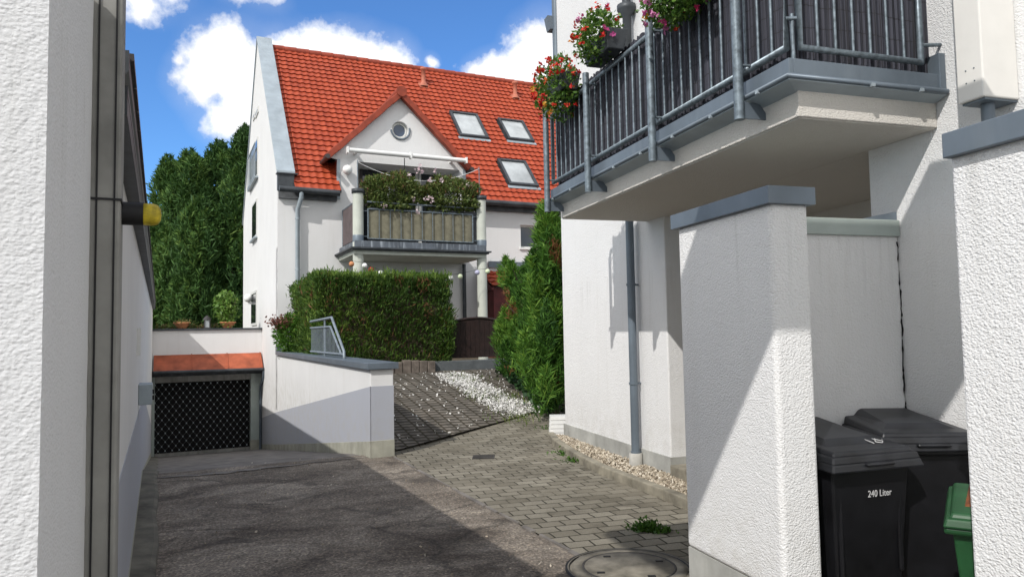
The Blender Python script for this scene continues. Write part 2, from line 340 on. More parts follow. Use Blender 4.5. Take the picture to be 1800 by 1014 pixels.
    cell = nd(nt, 'ShaderNodeCombineXYZ'); nt.links.new(math_(nt, 'FLOOR', math_(nt, 'ADD', math_(nt, 'DIVIDE', sp.outputs[0], .20), .5)), cell.inputs[0]); nt.links.new(math_(nt, 'FLOOR', math_(nt, 'ADD', math_(nt, 'DIVIDE', vsh, .135), .5)), cell.inputs[1]); wn_ = nd(nt, 'ShaderNodeTexWhiteNoise', noise_dimensions='2D'); nt.links.new(cell.outputs[0], wn_.inputs['Vector'])
    n1 = noise(nt, ob, 1.2, 5, .6); fine = noise(nt, ob, 110, 3, .6)
    c = ramp(nt, n1, [(.3, (.115, .102, .088)), (.7, (.185, .168, .146))]).outputs[0]; c = mixc(nt, c, ramp(nt, wn_.outputs['Value'], [(0, (.70, .70, .70)), (1, (1.3, 1.28, 1.25))]).outputs[0], 1.0, 'MULTIPLY')
    c = mixc(nt, c, ramp(nt, fine, [(.3, (.7, .7, .7)), (.7, (1.2, 1.2, 1.2))]).outputs[0], .7, 'MULTIPLY')
    c = mixc(nt, c, (.035, .031, .022), math_(nt, 'MULTIPLY', jc, .85)); c = mixc(nt, c, (.040, .034, .022), math_(nt, 'MULTIPLY', jl, .85))
    nt.links.new(c, b.inputs['Base Color']); b.inputs['Roughness'].default_value = .95; b.inputs['Specular IOR Level'].default_value = .15
    bump(nt, b, math_(nt, 'SUBTRACT', math_(nt, 'MULTIPLY', fine, .2), math_(nt, 'MAXIMUM', jl, jc)), .8, .012); M['bay'] = m
    M['cover_conc'] = simple('cover_conc', (.165, .15, .12), .95, var=.3, scale=5, bscale=70, bdist=.004)
    M['street'] = simple('street', (.22, .21, .20), .95, var=.1, scale=1)
    M['soil'] = simple('soil', (.09, .07, .045), .95, var=.25, scale=3, bscale=20, bdist=.02)
    # reed privacy screen: thin upright canes with dark binding wires
    m, nt, b, tc, out = newmat('reed'); ob = tc.outputs['Object']
    canes = noise(nt, stretch(nt, ob, (1, 1, .012)), 130, 2, .5); br = noise(nt, stretch(nt, ob, (1, 1, .05)), 14, 3, .6)
    sp = nd(nt, 'ShaderNodeSeparateXYZ'); nt.links.new(ob, sp.inputs[0])
    wv = math_(nt, 'ADD', sp.outputs[2], math_(nt, 'MULTIPLY', noise(nt, ob, 2.5, 2), .08))
    d = math_(nt, 'ABSOLUTE', math_(nt, 'SUBTRACT', math_(nt, 'FRACT', math_(nt, 'DIVIDE', wv, .13)), .5))
    wire = ramp(nt, d, [(.465, (0, 0, 0)), (.485, (1, 1, 1))]).outputs[0]
    c = ramp(nt, canes, [(.35, (.008, .008, .012)), (.6, (.050, .052, .070))]).outputs[0]
    c = mixc(nt, c, ramp(nt, br, [(.3, (.6, .6, .62)), (.7, (1.3, 1.3, 1.3))]).outputs[0], .8, 'MULTIPLY'); c = mixc(nt, c, (.008, .008, .009), math_(nt, 'MULTIPLY', wire, .85))
    nt.links.new(c, b.inputs['Base Color']); b.inputs['Roughness'].default_value = .8; bump(nt, b, canes, .6, .006); M['reed'] = m
ground_mats()
# ------------------------------------------------------------------ sun and key plan numbers
L = np.array([.783, 1.295, -1.37]); L /= np.linalg.norm(L)           # the way sunlight travels
UG, VF = 2.373, 18.46             # house: gable wall plane, front wall plane (house frame)
VR, VB = VF+4.6, VF+9.2           # ridge and rear wall
VG = 21.67                        # garage front
def rampz(v): return 0.0 if v < 9.0 else -.131*max(0, (v-9.5)) if v > 10 else -.131*.25*(v-9.0)**2
def lanez(X, Y): return .09*max(0.0, Y-10.3) if Y < 25 else .09*14.7
# ------------------------------------------------------------------ ground
mb = MB(); mb.box(-260, 260, -260, 260, -2.4, -2.0); obj('ground', mb, M['soil'], fr=W, base=(0, 0, -2.0), kind='structure')
mb = MB(); mb.box(-90, 90, -90, -4, -.4, -.012); obj('street', mb, M['street'], fr=H, base=(0, -10, 0), kind='structure')
def gridmesh(us, vs, zf, fr):
    mb = MB(); n = len(us); vs_ = [(u, v, zf(u, v)) for v in vs for u in us]
    mb.add(vs_, [(j*n+i, j*n+i+1, (j+1)*n+i+1, (j+1)*n+i) for j in range(len(vs)-1) for i in range(n-1)], 0, True); return mb
obj('driveway', gridmesh(np.linspace(-1.2, 2.65, 12), np.linspace(-4, VG+.4, 90), lambda u, v: rampz(v)+.006*math.sin(u*2.1+v)*(1 if v < 9 else .4), H), M['asphalt'], fr=H, base=(0, 0, 0), kind='structure')
def pz(a, b):
    w = H.world((a, b, 0)); return lanez(w[0], w[1])+.004
obj('courtyard_paving', gridmesh(np.linspace(2.65, 16, 40), np.linspace(-4, 24, 60), pz, H), M['pavers'], fr=H, base=(0, 0, 0), kind='structure')
# light broken concrete seam between asphalt and pavers
mb = MB(); rnd = random.Random(3)
v = -1.0
while v < 9.3:
    l = rnd.uniform(.25, .7); mb.box(2.65-rnd.uniform(.004, .03), 2.65+rnd.uniform(.008, .018), v, v+l*rnd.uniform(.6,.98), -.03, .008+rnd.uniform(0, .003)); v += l
obj('paving_edge_strip', mb, M['apron'], fr=H, base=(2.65, 0, 0), kind='structure')
# concrete apron at the garage door (a sheet on the ramp) and the low kerb along the left wall
def ramp_hit(px, py):
    p0 = (0, 9.5, 0); n = np.array([0, .131, 1.0]); return H.plane(px, py, p0, n/np.linalg.norm(n))
edge = [H.onZ(q[0], q[1], 0.0) for q in ((285, 838), (345, 836), (400, 831), (470, 822), (540, 814), (585, 809), (618, 806))]
print('apron', [tuple(np.round(p, 2)) for p in edge])
edge[0][0] = -.25
mb = MB(); cols_ = []
for k in range(len(edge)-1):
    for f in (0, .33, .66): p = edge[k]*(1-f)+edge[k+1]*f; cols_.append((p[0], p[1]+random.uniform(-.05, .05)))
cols_.append((UG-.012, edge[-1][1])); nr = 14; vs9 = []
for (u, v) in cols_:
    for j in range(nr+1): vv_ = v+(VG-.0-v)*j/nr; vs9.append((min(u, UG-.012), vv_, rampz(vv_)+.026*min(1, .25+j*1.0)))
mb.add(vs9, [(i*(nr+1)+j, i*(nr+1)+j+1, (i+1)*(nr+1)+j+1, (i+1)*(nr+1)+j) for i in range(len(cols_)-1) for j in range(nr)], 0, True)
obj('garage_apron', mb, M['apron'], fr=H, base=(1, 14, -1), kind='structure')
mb = MB()
bs = [2.3+i*.5 for i in range(39)]
vs9 = []
for i, b0 in enumerate(bs):
    z = rampz(b0); w_ = .17+.012*math.sin(i*1.7)
    vs9 += [(-.17, b0, z+.06), (-.17+w_-.03, b0, z+.045), (-.17+w_, b0, z+.03), (-.17+w_+.01, b0, z-.03)]
mb.add(vs9, [(i*4+j, i*4+j+1, (i+1)*4+j+1, (i+1)*4+j) for i in range(len(bs)-1) for j in range(3)], 0, False)
obj('driveway_kerb', mb, M['kerb_dark'], fr=LW, base=(0, 8, 0), kind='structure')
# sloping parking bays
A_ = H.loc(ray(693, 797)/ray(693, 797)[1]*9.98 + EYE*0); A_ = np.array([2.74, 9.66, .006])
B_ = H.loc(np.array([.736, 13.0, .25])); C_ = H.loc(np.array([-.18, 15.9, .79])); D_ = np.array([2.70, 14.62, .80])
mb = MB(); n = 24
def bay(s, t):
    p = (1-s)*(1-t)*A_ + s*(1-t)*B_ + s*t*C_ + (1-s)*t*D_
    return p + np.array([0, 0, .012+.05*math.sin(math.pi*s)*math.sin(math.pi*t)])
vs_ = [bay(i/n, j/n) for j in range(n+1) for i in range(n+1)]
mb.add(vs_, [(j*(n+1)+i, j*(n+1)+i+1, (j+1)*(n+1)+i+1, (j+1)*(n+1)+i) for j in range(n) for i in range(n)], 0, True)
obj('parking_bay', mb, M['bay'], fr=H, base=(4, 12, 0), kind='structure')
def bay_z(p):  # nearest sample height
    q = np.array(vs_); k = np.argmin((q[:, 0]-p[0])**2+(q[:, 1]-p[1])**2); return q[k, 2]
# rough slope of broken slabs right of the white gravel
E1 = [H.loc(np.array(q)) for q in ((.736, 13.0, .25), (1.35, 13.2, .26), (.75, 15.9, .8), (-.18, 15.9, .79))]
mb = MB(); n2 = 12
def slope(s, t):
    p = (1-s)*(1-t)*E1[0]+s*(1-t)*E1[1]+s*t*E1[2]+(1-s)*t*E1[3]; return p + np.array([0, 0, .012+.02*math.sin(7*s+9*t)])
vv = [slope(i/n2, j/n2) for j in range(n2+1) for i in range(n2+1)]
mb.add(vv, [(j*(n2+1)+i, j*(n2+1)+i+1, (j+1)*(n2+1)+i+1, (j+1)*(n2+1)+i) for j in range(n2) for i in range(n2)], 0, True)
obj('hedge_verge', mb, M['soil'], fr=H, base=(6.5, 12.5, 0), kind='structure')
rnd = random.Random(11)
for k in range(0):
    pass
mb = MB()
for j in range(9):
    for i in range(2):
        s, t = .10+i*.30+rnd.uniform(-.03, .03), .15+j*.095
        p = slope(s, t); c = p+np.array([0, 0, .02]); an = rnd.uniform(-.15, .15)
        mb.obox(c, np.array([math.cos(an), math.sin(an), 0])*.34, np.array([-math.sin(an), math.cos(an), .14])*.22, (0, 0, .05))
obj('stepping_slabs', mb, M['palisade'], fr=H, base=(6.5, 12.5, .2), kind='structure', bevel=.01)
# garden soil behind the hedge and the terrace on the garage
mb = MB(); mb.box(2.72, 16, 14.72, VF+.1, .2, .92); obj('garden_soil', mb, M['soil'], fr=H, base=(6, 16, .9), kind='structure')
mb = MB(); mb.box(-30, UG-.02, VG+.35, 60, 1.2, 1.80); obj('garden_terrace', mb, M['soil'], fr=H, base=(-5, 30, 1.8), kind='structure')
def seg_pts(px):
    return [W.onZ(x, y, .0) for x, y in px]
# kerb stones along the gravel strip, gravel bed
kp = [W.onZ(x, y, .02) for x, y in ((962, 768), (972, 782), (1000, 802), (1050, 829), (1110, 853), (1165, 875), (1210, 894), (1260, 915))]
ko = thing('kerb_line', 'weathered concrete kerb between the brick paving and the pebble strip', 'kerb', W, (kp[3][0], kp[3][1], 0))
for i in range(len(kp)-1):
    a, b = kp[i], kp[i+1]; d = b-a; ln = np.linalg.norm(d[:2]); d = d/ln; nrm = np.array([-d[1], d[0], 0]); nrm = nrm if nrm[0] > 0 else -nrm
    k = max(1, round(ln/.5))
    for j in range(k):
        c = a + d*ln*(j+.5)/k + nrm*.05; mb = MB(); mb.obox((c[0], c[1], .035), d*(ln/k-.006), nrm*.10, (0, 0, .13)); obj('kerb_stone', mb, M['kerb'], ko, bevel=.012)
mb = MB(); q = [p + np.array([.12, 0, 0]) for p in kp]
w1 = [W.loc(RB.world((3.80, r, 0))) for r in (9.9, 9.5, 9.1, 8.5, 7.8, 7.2, 6.6, 6.0)]
for i in range(len(q)-1):
    mb.add([(q[i][0], q[i][1], .035), (q[i+1][0], q[i+1][1], .035), (w1[i+1][0], w1[i+1][1], .075), (w1[i][0], w1[i][1], .075)], [(0, 1, 2, 3)])
obj('gravel_bed', mb, M['soil'], fr=W, base=(1.2, 9, 0), kind='structure')
def chips(name, P, size, mat, flat=.6, kind='stuff'):
    """small angular stones: squashed random octahedra"""
    N = len(P); s = size*(.5+RNG.random(N)*.9)
    ax = RNG.normal(size=(N, 3, 3)); ax /= np.linalg.norm(ax, axis=2, keepdims=True)
    d = ax*s[:, None, None]*np.array([1, .75, flat])[None, :, None]
    six = np.stack([P+d[:, 0], P-d[:, 0], P+d[:, 1], P-d[:, 1], P+d[:, 2], P-d[:, 2]], 1)
    T = [(0, 2, 4), (2, 1, 4), (1, 3, 4), (3, 0, 4), (2, 0, 5), (1, 2, 5), (3, 1, 5), (0, 3, 5)]
    V = six[:, T, :].reshape(-1, 3, 3); return V, np.repeat(RNG.random(N), 8)
P = []
while len(P) < 5200:
    t = RNG.random()*(len(q)-1); i = int(t); f = t-i; s = RNG.random()
    a = q[i]*(1-f)+q[i+1]*f; b = w1[i]*(1-f)+w1[i+1]*f; p = a*(1-s)+b*s; P.append((p[0], p[1], .045+.04*s+RNG.random()*.012))
V, T_ = chips('pebbles', np.array(P), .017, M['pebble'], .75)
quads_obj('pebble_gravel', V, T_, M['pebble'], fr=W, k=3, kind='stuff', label='beige rounded pebbles along the foot of the white wall', cat='gravel')
# white marble chips: dense strip down the right side of the bay and loose ones all over it
P = []
gp = [(768, 660), (800, 656), (826, 660), (846, 672), (866, 684), (890, 700), (918, 708), (962, 712), (948, 727), (905, 739), (880, 727), (852, 708), (822, 692), (795, 678)]
def inside(x, y, poly):
    c = False; j = len(poly)-1
    for i in range(len(poly)):
        if (poly[i][1] > y) != (poly[j][1] > y) and x < (poly[j][0]-poly[i][0])*(y-poly[i][1])/(poly[j][1]-poly[i][1])+poly[i][0]: c = not c
        j = i
    return c
SF = np.array([bay(i, j) for i in np.linspace(0, 1, 90) for j in np.linspace(0, 1, 90)] + [slope(i, j) for i in np.linspace(0, 1, 40) for j in np.linspace(0, 1, 60)])
SW = np.array([H.world(p) for p in SF])-EYE
SP = np.stack([900+F_PX*(SW@CR)/(SW@CF), 507-F_PX*(SW@CU)/(SW@CF)], 1)
def surf_px(x, y): return SF[np.argmin(((SP-[x, y])**2).sum(1))]
poly = [surf_px(x, y)[:2] for x, y in gp]
lo, hi = np.min(poly, 0), np.max(poly, 0)
allz = np.array(vs_ + vv)
def surf(x, y): return allz[np.argmin((allz[:, 0]-x)**2+(allz[:, 1]-y)**2), 2]
while len(P) < 4600:
    x, y = lo+(hi-lo)*RNG.random(2)
    e = RNG.normal(0, .07, 2)
    if inside(x, y, poly) and (math.sin(x*9+y*4)+math.sin(y*7-x*5) < 1.1 or RNG.random() < .25): P.append((x+e[0], y+e[1], surf(x, y)+.008+RNG.random()*.03))
for k in range(340):
    s, t = RNG.random()**.75, RNG.random(); p = bay(s, t); P.append((p[0], p[1], p[2]+.008))
V, T_ = chips('white', np.array(P), .021, M['chips_white'], .6)
quads_obj('white_gravel', V, T_, M['chips_white'], fr=H, k=3, kind='stuff', label='white marble chips spilling down the sloping parking bay', cat='gravel')
# manhole
mc = W.onZ(1093, 1000, .0); mc[1] = 4.96; mc[0] = (1093-900)/F_PX*4.96
t = thing('manhole_cover', 'round concrete filled manhole cover set in the brick paving', 'manhole cover', W, (mc[0], mc[1], .004))
mb = MB(); mb.lathe((mc[0], mc[1], 0), [(.425, -.01), (.425, .010), (.405, .014), (.400, .002), (.385, .002), (.383, .016), (.315, .018), (.312, .004), (.300, .004), (.298, .018), (.001, .021)], 48)
obj('cover', mb, M['cover_conc'], t)
mb = MB(); mb.lathe((mc[0], mc[1], 0), [(.316, .012), (.314, .0195), (.300, .0195), (.297, .012)], 48); obj('iron_ring', mb, M['iron'], t)
mb = MB(); mb.lathe((mc[0], mc[1], 0), [(.428, .0), (.427, .0125), (.402, .0125), (.398, .0)], 48); obj('outer_ring', mb, M['black'], t)
for an in (.4, 2.1, 3.7, 5.2):
    mb = MB(); mb.obox((mc[0]+.24*math.cos(an), mc[1]+.24*math.sin(an), .021), (.05, 0, 0), (0, .022, 0), (0, 0, .008)); obj('lifting_slot', mb, M['black'], t)
dp = W.onZ(850, 803, .004)
mb = MB()
for i in range(5): mb.box(dp[0]-.12, dp[0]+.12, dp[1]-.12+i*.05, dp[1]-.12+i*.05+.034, .0, .016)
mb.box(dp[0]-.14, dp[0]+.14, dp[1]-.14, dp[1]+.14, .0, .010)
obj('drain_grate', mb, M['iron'], fr=W, label='small dark drain grate in the middle of the brick paving', cat='drain')
k = 260; a = RNG.uniform(.1, 2.6, k); b = RNG.uniform(3.6, 13, k)
V, T_ = chips('litter', np.column_stack([a, b, [rampz(x)+.012 for x in b]]), .011, M['pebble'], .5)
quads_obj('litter', V, T_, M['pebble'], fr=H, k=3, kind='stuff', label='small crumbs and chips scattered on the asphalt ramp', cat='litter')
# foliage helpers
def unit(x): return x/np.linalg.norm(x, axis=-1, keepdims=True)
def leafquads(C, A, ln, wd, jit=.4):
    """kite shaped leaves round the centres C along axes A"""
    N = len(C); A = unit(A + RNG.normal(0, jit, (N, 3))); S = unit(np.cross(A, RNG.normal(size=(N, 3))))
    l = ln*(.6+.8*RNG.random((N, 1))); w = wd*(.6+.8*RNG.random((N, 1)))
    return np.stack([C-A*l*.5, C+S*w*.5+A*l*.08, C+A*l*.5, C-S*w*.5+A*l*.08], 1)
def fbm3(P, f):
    x, y, z = P[:, 0]*f, P[:, 1]*f, P[:, 2]*f
    return (np.sin(x*1.3+y*.7+1.1)*np.sin(y*1.1-z*.9+.3)+np.sin(z*1.7+x*.6)*.7+.5*np.sin(2.3*x-1.9*y+2.9*z)+.35*np.sin(4.1*x+3.7*z-2.2*y))/2.0
# ------------------------------------------------------------------ left side: near pillar, grey post, long wall with its eave
def onA_(fr, px, py, a): return fr.onA(px, py, a)
AP = -.190
t = thing('rendered_pillar', 'tall pillar of coarse white render at the left edge of the picture', 'pillar', LW, (AP-.4, 1.9, 0))
mb = MB(); mb.box(AP-1.2, AP+.006, 1.50, 2.40, -.05, 2.62); pil = obj('coarse_render', mb, M['render_left'], t, bevel=.02)
# subdivided front so that the coarse render breaks up the outline
me = pil.data; bm = bmesh.new(); bm.from_mesh(me)
bmesh.ops.subdivide_edges(bm, edges=[e for e in bm.edges], cuts=60, use_grid_fill=True); bm.to_mesh(me); bm.free()
tex = bpy.data.textures.new('render_grain', 'CLOUDS'); tex.noise_scale = .020; tex.noise_depth = 2
dm = pil.modifiers.new('grain', 'DISPLACE'); dm.texture = tex; dm.strength = .0035; dm.mid_level = .5; dm.texture_coords = 'LOCAL'
pil.modifiers.remove(pil.modifiers['bevel'])
mb = MB(); mb.box(AP-.06, AP+.001, 1.60, 2.42, -.05, 2.62); obj('smooth_return', mb, M['render_smooth'], t, bevel=.015)
t = thing('gate_post', 'weathered dark grey metal post fixed beside the near white pillar', 'post', LW, (AP+.04, 2.5, 0))
p1 = LW.onB(165, 300, 2.42)
mb = MB(); mb.box(AP-.01, AP+.082, 2.42, 2.60, -.05, 2.80); obj('post', mb, M['post_grey'], t, bevel=.006)
for q0 in (.018, .064): mb = MB(); mb.box(AP+q0, AP+q0+.005, 2.416, 2.425, 0, 2.8); obj('seam', mb, M['black'], t)
zj = LW.onB(185, 350, 2.42)[2]
mb = MB(); mb.box(AP-.014, AP+.086, 2.414, 2.604, zj-.003, zj+.003); obj('joint', mb, M['black'], t)
zb = LW.onB(235, 376, 2.52)
t = thing('barrier_stub', 'short black bar with a rounded yellow end sticking out of the grey post', 'bar', LW, (AP+.10, 2.52, zb[2]-.03))
xb = LW.onB(252, 376, 2.52)[0]; xe = LW.onB(284, 376, 2.52)[0]
rb = .036
mb = MB(); mb.tube([(AP+.079, 2.52, zb[2]), (xb, 2.52, zb[2])], rb, 20); obj('sleeve', mb, M['black'], t)
mb = MB(); w_ = xe-xb
mb.lathe((xb, 2.52, zb[2]), [(rb*.93, 0), (rb*.97, w_*.05), (rb*.97, w_*.55), (rb*.85, w_*.8), (rb*.5, w_*.97), (.001, w_)], 20, 'a'); obj('end_cap', mb, M['yellow'], t)
# the long side wall
AW, EA, EZ = -.166, -.10, 2.56
hb = 5.0
t = thing('side_building', 'long white wall under a dark eave along the left of the ramp', 'building', LW, (AW, 12, 0))
VGL = VG-.05
mb = MB(); mb.box(AW-.3, AW, 2.45, VGL, -2.2, 2.42); obj('wall', mb, M['render_wall'], t)
pb = [(AW+.004, b, z) for b, z in ((2.62, .93), (LW.onA(252, 702, AW)[1], .915), (VGL, -.72), (VGL, -2.1), (2.62, -.3))]
mb = MB(); mb.prism(pb, (-.02, 0, 0)); obj('painted_base', mb, M['paint_grey'], t)
mb = MB(); n = 20
mb.prism([(AW+.008, b, z) for b, z in ((2.62, .10), (9.3, .10), (VGL, -1.40), (VGL, -2.1), (2.62, -.3))], (-.02, 0, 0)); obj('plinth', mb, M['plinth'], t)
# lean-to roof falling away from the yard, dark barge board and tile edge
mb = MB(); mb.prism([(EA, 2.68, EZ), (EA, 2.68, EZ-.07), (AW-.02, 2.68, EZ-.17), (AW-4, 2.68, EZ-.6), (AW-4, 2.68, EZ-.4)], (0, VGL-2.71+.1, 0)); rf = obj('roof', mb, M['zinc_dark'], t)
mb = MB()
for i in range(60):
    b = 2.76+i*.315
    if b > VGL: break
    mb.box(EA-.02, EA+.012, b, b+.30, EZ-.008, EZ+.018)
obj('edge_tiles', mb, M['frame_brown'], rf)
mb = MB(); mb.box(AW, AW+.06, 2.75, VGL, EZ-.20, EZ-.12); mb.box(AW, EA-.005, 2.75, VGL, EZ-.13, EZ-.10); obj('soffit_board', mb, M['zinc_dark'], rf)
# key switch box and cable duct on the wall
c0 = LW.onA(241, 680, AW); c1 = LW.onA(257, 680, AW)
zt, zl = LW.onA(248, 665, AW)[2], LW.onA(248, 695, AW)[2]
bm_ = LW.onA(243, 680, AW)[1]
mb = MB(); mb.box(AW, AW+.115, bm_, bm_+.32, zl, zt); kb = obj('switch_box', mb, M['zinc_pale'], t, bevel=.008)
for q0 in (zl+.04, zt-.09): mb = MB(); mb.box(AW+.115, AW+.13, bm_+.03, bm_+.06, q0, q0+.04); obj('switch', mb, M['black'], kb)
bm2 = LW.onA(240, 600, AW)[1]
mb = MB(); mb.box(AW, AW+.03, bm2, bm2+.10, LW.onA(240, 625, AW)[2], LW.onA(240, 577, AW)[2]); obj('cable_duct', mb, M['render_smooth'], t)
# ------------------------------------------------------------------ underground garage front
gl = H.onB(269, 700, VG)[0]; 
GZ = rampz(VG)
zc = H.onB(365, 577, VG)[2]
t = thing('underground_garage', 'garage front with orange canopy and rolling grille at the foot of the ramp', 'garage', H, (1, VG, GZ))
gA0, gA1 = H.onB(272, 735, VG)[0], H.onB(440, 735, VG)[0]
zh = H.onB(355, 670, VG)[2]
mb = MB()
mb.box(gl-.3, UG-.003, VG, VG+.3, zh+.17, zc-.05); obj('wall', mb, M['render_wall'], t)
for q0, q1 in ((gA1+.01, UG-.004), (gl-.3, gA0-.01)): mb = MB(); mb.box(q0, q1, VG+.01, VG+.3, GZ-.1, zh+.17); obj('jamb', mb, M['cap_green'], t)
mb = MB(); mb.box(gA1+.005, UG-.003, VG-.004, VG+.28, GZ-.12, GZ+.30); obj('jamb_plinth', mb, M['plinth'], t)
mb = MB(); mb.box(gl-.3, UG-.003, VG-.06, VG+.36, zc-.05, zc); obj('coping', mb, M['zinc_dark'], t, bevel=.008)
mb = MB(); mb.box(gA0-.02, gA1+.02, VG+.02, VG+.3, zh, zh+.18); obj('lintel', mb, M['post_grey'], t)
mb = MB(); mb.box(gl-.3, UG-.004, VG-.02, VG-.0, zh+.16, H.onB(365, 653, VG)[2]+.05); obj('shutter_box', mb, M['zinc_dark'], t)
mb = MB(); mb.box(gA0-.3, gA1+.3, VG+.6, VG+.7, GZ-.2, zh+.2); obj('dark_interior', mb, M['void'], t)
mb = MB(); g = mb
# rolling grille: wavy rods hooked to each other with little link plates
rows = 16; dz = (zh-GZ-.12)/rows; px_ = .17
for r in range(rows+1):
    z = GZ+.12+r*dz; pts = []
    k = int((gA1-gA0)/(px_/2))
    for i in range(k+1): pts.append((gA0+i*(gA1-gA0)/k, VG+.05, z+(dz*.40 if (i+r) % 2 else -dz*.40)))
    mb.tube(pts, 0.0055, 5)
for r in range(0): pass
for r in range(rows):
    z = GZ+.12+(r+.5)*dz
    for i in range(k+1):
        if (i+r) % 2: mb.obox((gA0+i*(gA1-gA0)/k, VG+.04, z), (.030, 0, 0), (0, .012, 0), (0, 0, .034), 1)
gr = obj('rolling_grille', mb, [M['grille'], M['zinc_pale']], t)
mb = MB(); mb.box(gA0, gA1, VG+.02, VG+.08, GZ+.02, GZ+.11); obj('bottom_rail', mb, M['post_grey'], gr)
# canopy: folded sheet, drip gutter, bent downpipe
yb, zb2 = VG-.55, None
zb2 = H.onB(366, 649, yb)[2]; zt2 = H.onB(365, 622, VG)[2]
cl, cr_ = H.onB(270, 640, VG-.3)[0], H.onB(461, 640, VG-.3)[0]
mb = MB(); mb.prism([(cl, VG-.001, zt2), (cl, yb, zb2), (cl, yb, zb2-.015), (cl, VG-.001, zt2-.02)], (cr_-cl, 0, 0))
cp_ = obj('canopy', mb, M['rust_sheet'], t)
for f in (.335, .665, .985):
    mb = MB(); a = cl+(cr_-cl)*f; mb.prism([(a, VG-.001, zt2+.02), (a, yb, zb2+.02), (a, yb, zb2), (a, VG-.001, zt2)], (.022, 0, 0)); obj('seam', mb, M['rust_sheet'], cp_)
mb = MB(); mb.tube([(cl, yb-.03, zb2-.04), (cr_+.05, yb-.03, zb2-.05)], .045, 10); obj('gutter', mb, M['zinc_dark'], t)
a = cr_+.01
mb = MB(); mb.tube([(a, yb-.03, zb2-.05), (a, yb, zb2-.25), (a-.03, VG-.08, zb2-.55), (a-.03, VG-.07, GZ)], .035, 10); obj('downpipe', mb, M['zinc'], t)
# ------------------------------------------------------------------ retaining wall by the ramp
V0 = 9.39
u1 = H.onB(692, 730, V0)[0]
zcp = 1.225
t = thing('retaining_wall', 'white and grey painted ramp wall with slate blue coping below the hedge', 'retaining wall', H, (2.5, 13, 0))
mb = MB(); mb.box(UG, u1, V0, VF-.002, -1.6, zcp-.09); obj('wall', mb, M['render_wall'], t, bevel=.012)
mb = MB()
mb.prism([(UG-.003, v, z) for v, z in ((V0-.003, .92), (VF, -.24), (VF, -1.5), (V0-.003, -.1))], (.01, 0, 0))
mb.prism([(u1+.003, V0-.003, .92), (u1+.003, V0-.003, -.1), (UG-.003, V0-.003, -.1), (UG-.003, V0-.003, .92)], (0, .01, 0)); obj('painted_base', mb, M['paint_grey'], t)
mb = MB()
mb.prism([(UG-.008, v, z) for v, z in ((V0-.008, .215), (VF, -1.02), (VF, -1.7), (V0-.008, -.1))], (.02, 0, 0))
mb.prism([(u1+.008, V0-.008, .215), (u1+.008, V0-.008, -.1), (UG-.008, V0-.008, -.1), (UG-.008, V0-.008, .215)], (0, .02, 0)); obj('plinth', mb, M['plinth'], t, bevel=.004)
mb = MB()
edges = [V0-.05, 12.0, 14.6, 17.0, VF-.03]
for a, b in zip(edges[:-1], edges[1:]): mb.box(UG-.05, u1+.06, a+(.002 if a > 10 else 0), b-.002, zcp-.085, zcp)
obj('coping', mb, M['zinc'], t, bevel=.006)
mb = MB(); mb.box(UG-.05, UG+.05, VF-.30, VF-.03, zcp, zcp+.13); obj('end_block', mb, M['zinc'], t, bevel=.006)
# guard rail on the coping
ur = 2.50; q = lambda x, y: H.onA(x, y, ur)
va, vb = q(556, 600)[1], q(604.5, 600)[1]; vk = q(583, 560)[1]
zt3 = q(583, 558)[2]; zl3 = q(604, 612)[2]; z0 = zcp+.06
t = thing('guard_rail', 'galvanised guard rail with a sloping end on the ramp wall beside the hedge', 'railing', H, (ur, (va+vb)/2, zcp))
mb = MB(); mb.tube([(ur, va+.6, zt3-.03), (ur, vk, zt3), (ur, vb, zl3-.05), (ur, vb-.02, zcp)], .023, 10); obj('handrail', mb, M['rail_grey'], t)
zt4 = q(583, 574)[2]; vk2 = q(581, 574)[1]; vb2 = q(600, 620)[1]
mb = MB(); mb.tube([(ur, va+.6, zt4), (ur, vk2, zt4), (ur, vb2, z0)], .02, 8); mb.tube([(ur, va+.6, z0), (ur, vb-.0, z0)], .02, 8); obj('frame', mb, M['rail_grey'], t)
mb = MB()
for i in range(30):
    v = va+.5-i*.11
    if v < vb2: break
    top = zt4 if v > vk2 else z0+(zt4-z0)*(v-vb2)/(vk2-vb2); mb = MB(); mb.tube([(ur, v, z0), (ur, v, top)], .007, 6, cap=False); obj('bar', mb, M['rail_grey'], t)
vm = q(571, 600)[1]
mb = MB(); mb.tube([(ur, vm, zcp), (ur, vm, zt3)], .018, 8); obj('post', mb, M['rail_grey'], t)
# ------------------------------------------------------------------ things on the terrace parapet
def bowl(px, label, g=None):
    p = H.onB(px, 572, VG+.16); t = thing('clay_bowl', label, 'plant pot', H, (p[0], p[1], zc), g)
    mb = MB(); mb.lathe((p[0], p[1], zc), [(.10, 0), (.12, .02), (.20, .14), (.225, .15), (.225, .175), (.20, .175), (.17, .13), (.001, .12)], 20); obj('bowl', mb, M['clay'], t)
    N = 260; C = np.array([p[0], p[1], zc+.16])+RNG.normal(0, 1, (N, 3))*np.array([.11, .11, .05])
    return t, C, p
t, C, p = bowl(320, 'shallow clay bowl of low plants on the garage parapet, left of the lantern', 'clay bowls on the garage parapet')
quads_obj('foliage', leafquads(C, np.tile([0, 0, 1.], (len(C), 1)), .07, .03, .9), RNG.random(len(C)), M['leaf_red'], t)
t, C, p = bowl(400, 'shallow clay bowl on the garage parapet with a leafy bush growing out of it', 'clay bowls on the garage parapet')
d = RNG.normal(size=(900, 3)); d = unit(d)*(RNG.random((900, 1))**.4); C = np.array([p[0]-.05, p[1], zc+.62])+d*np.array([.34, .32, .46])
C = np.vstack([C, np.array([p[0], p[1], zc+.2])+RNG.normal(0, 1, (200, 3))*np.array([.1, .1, .08])])
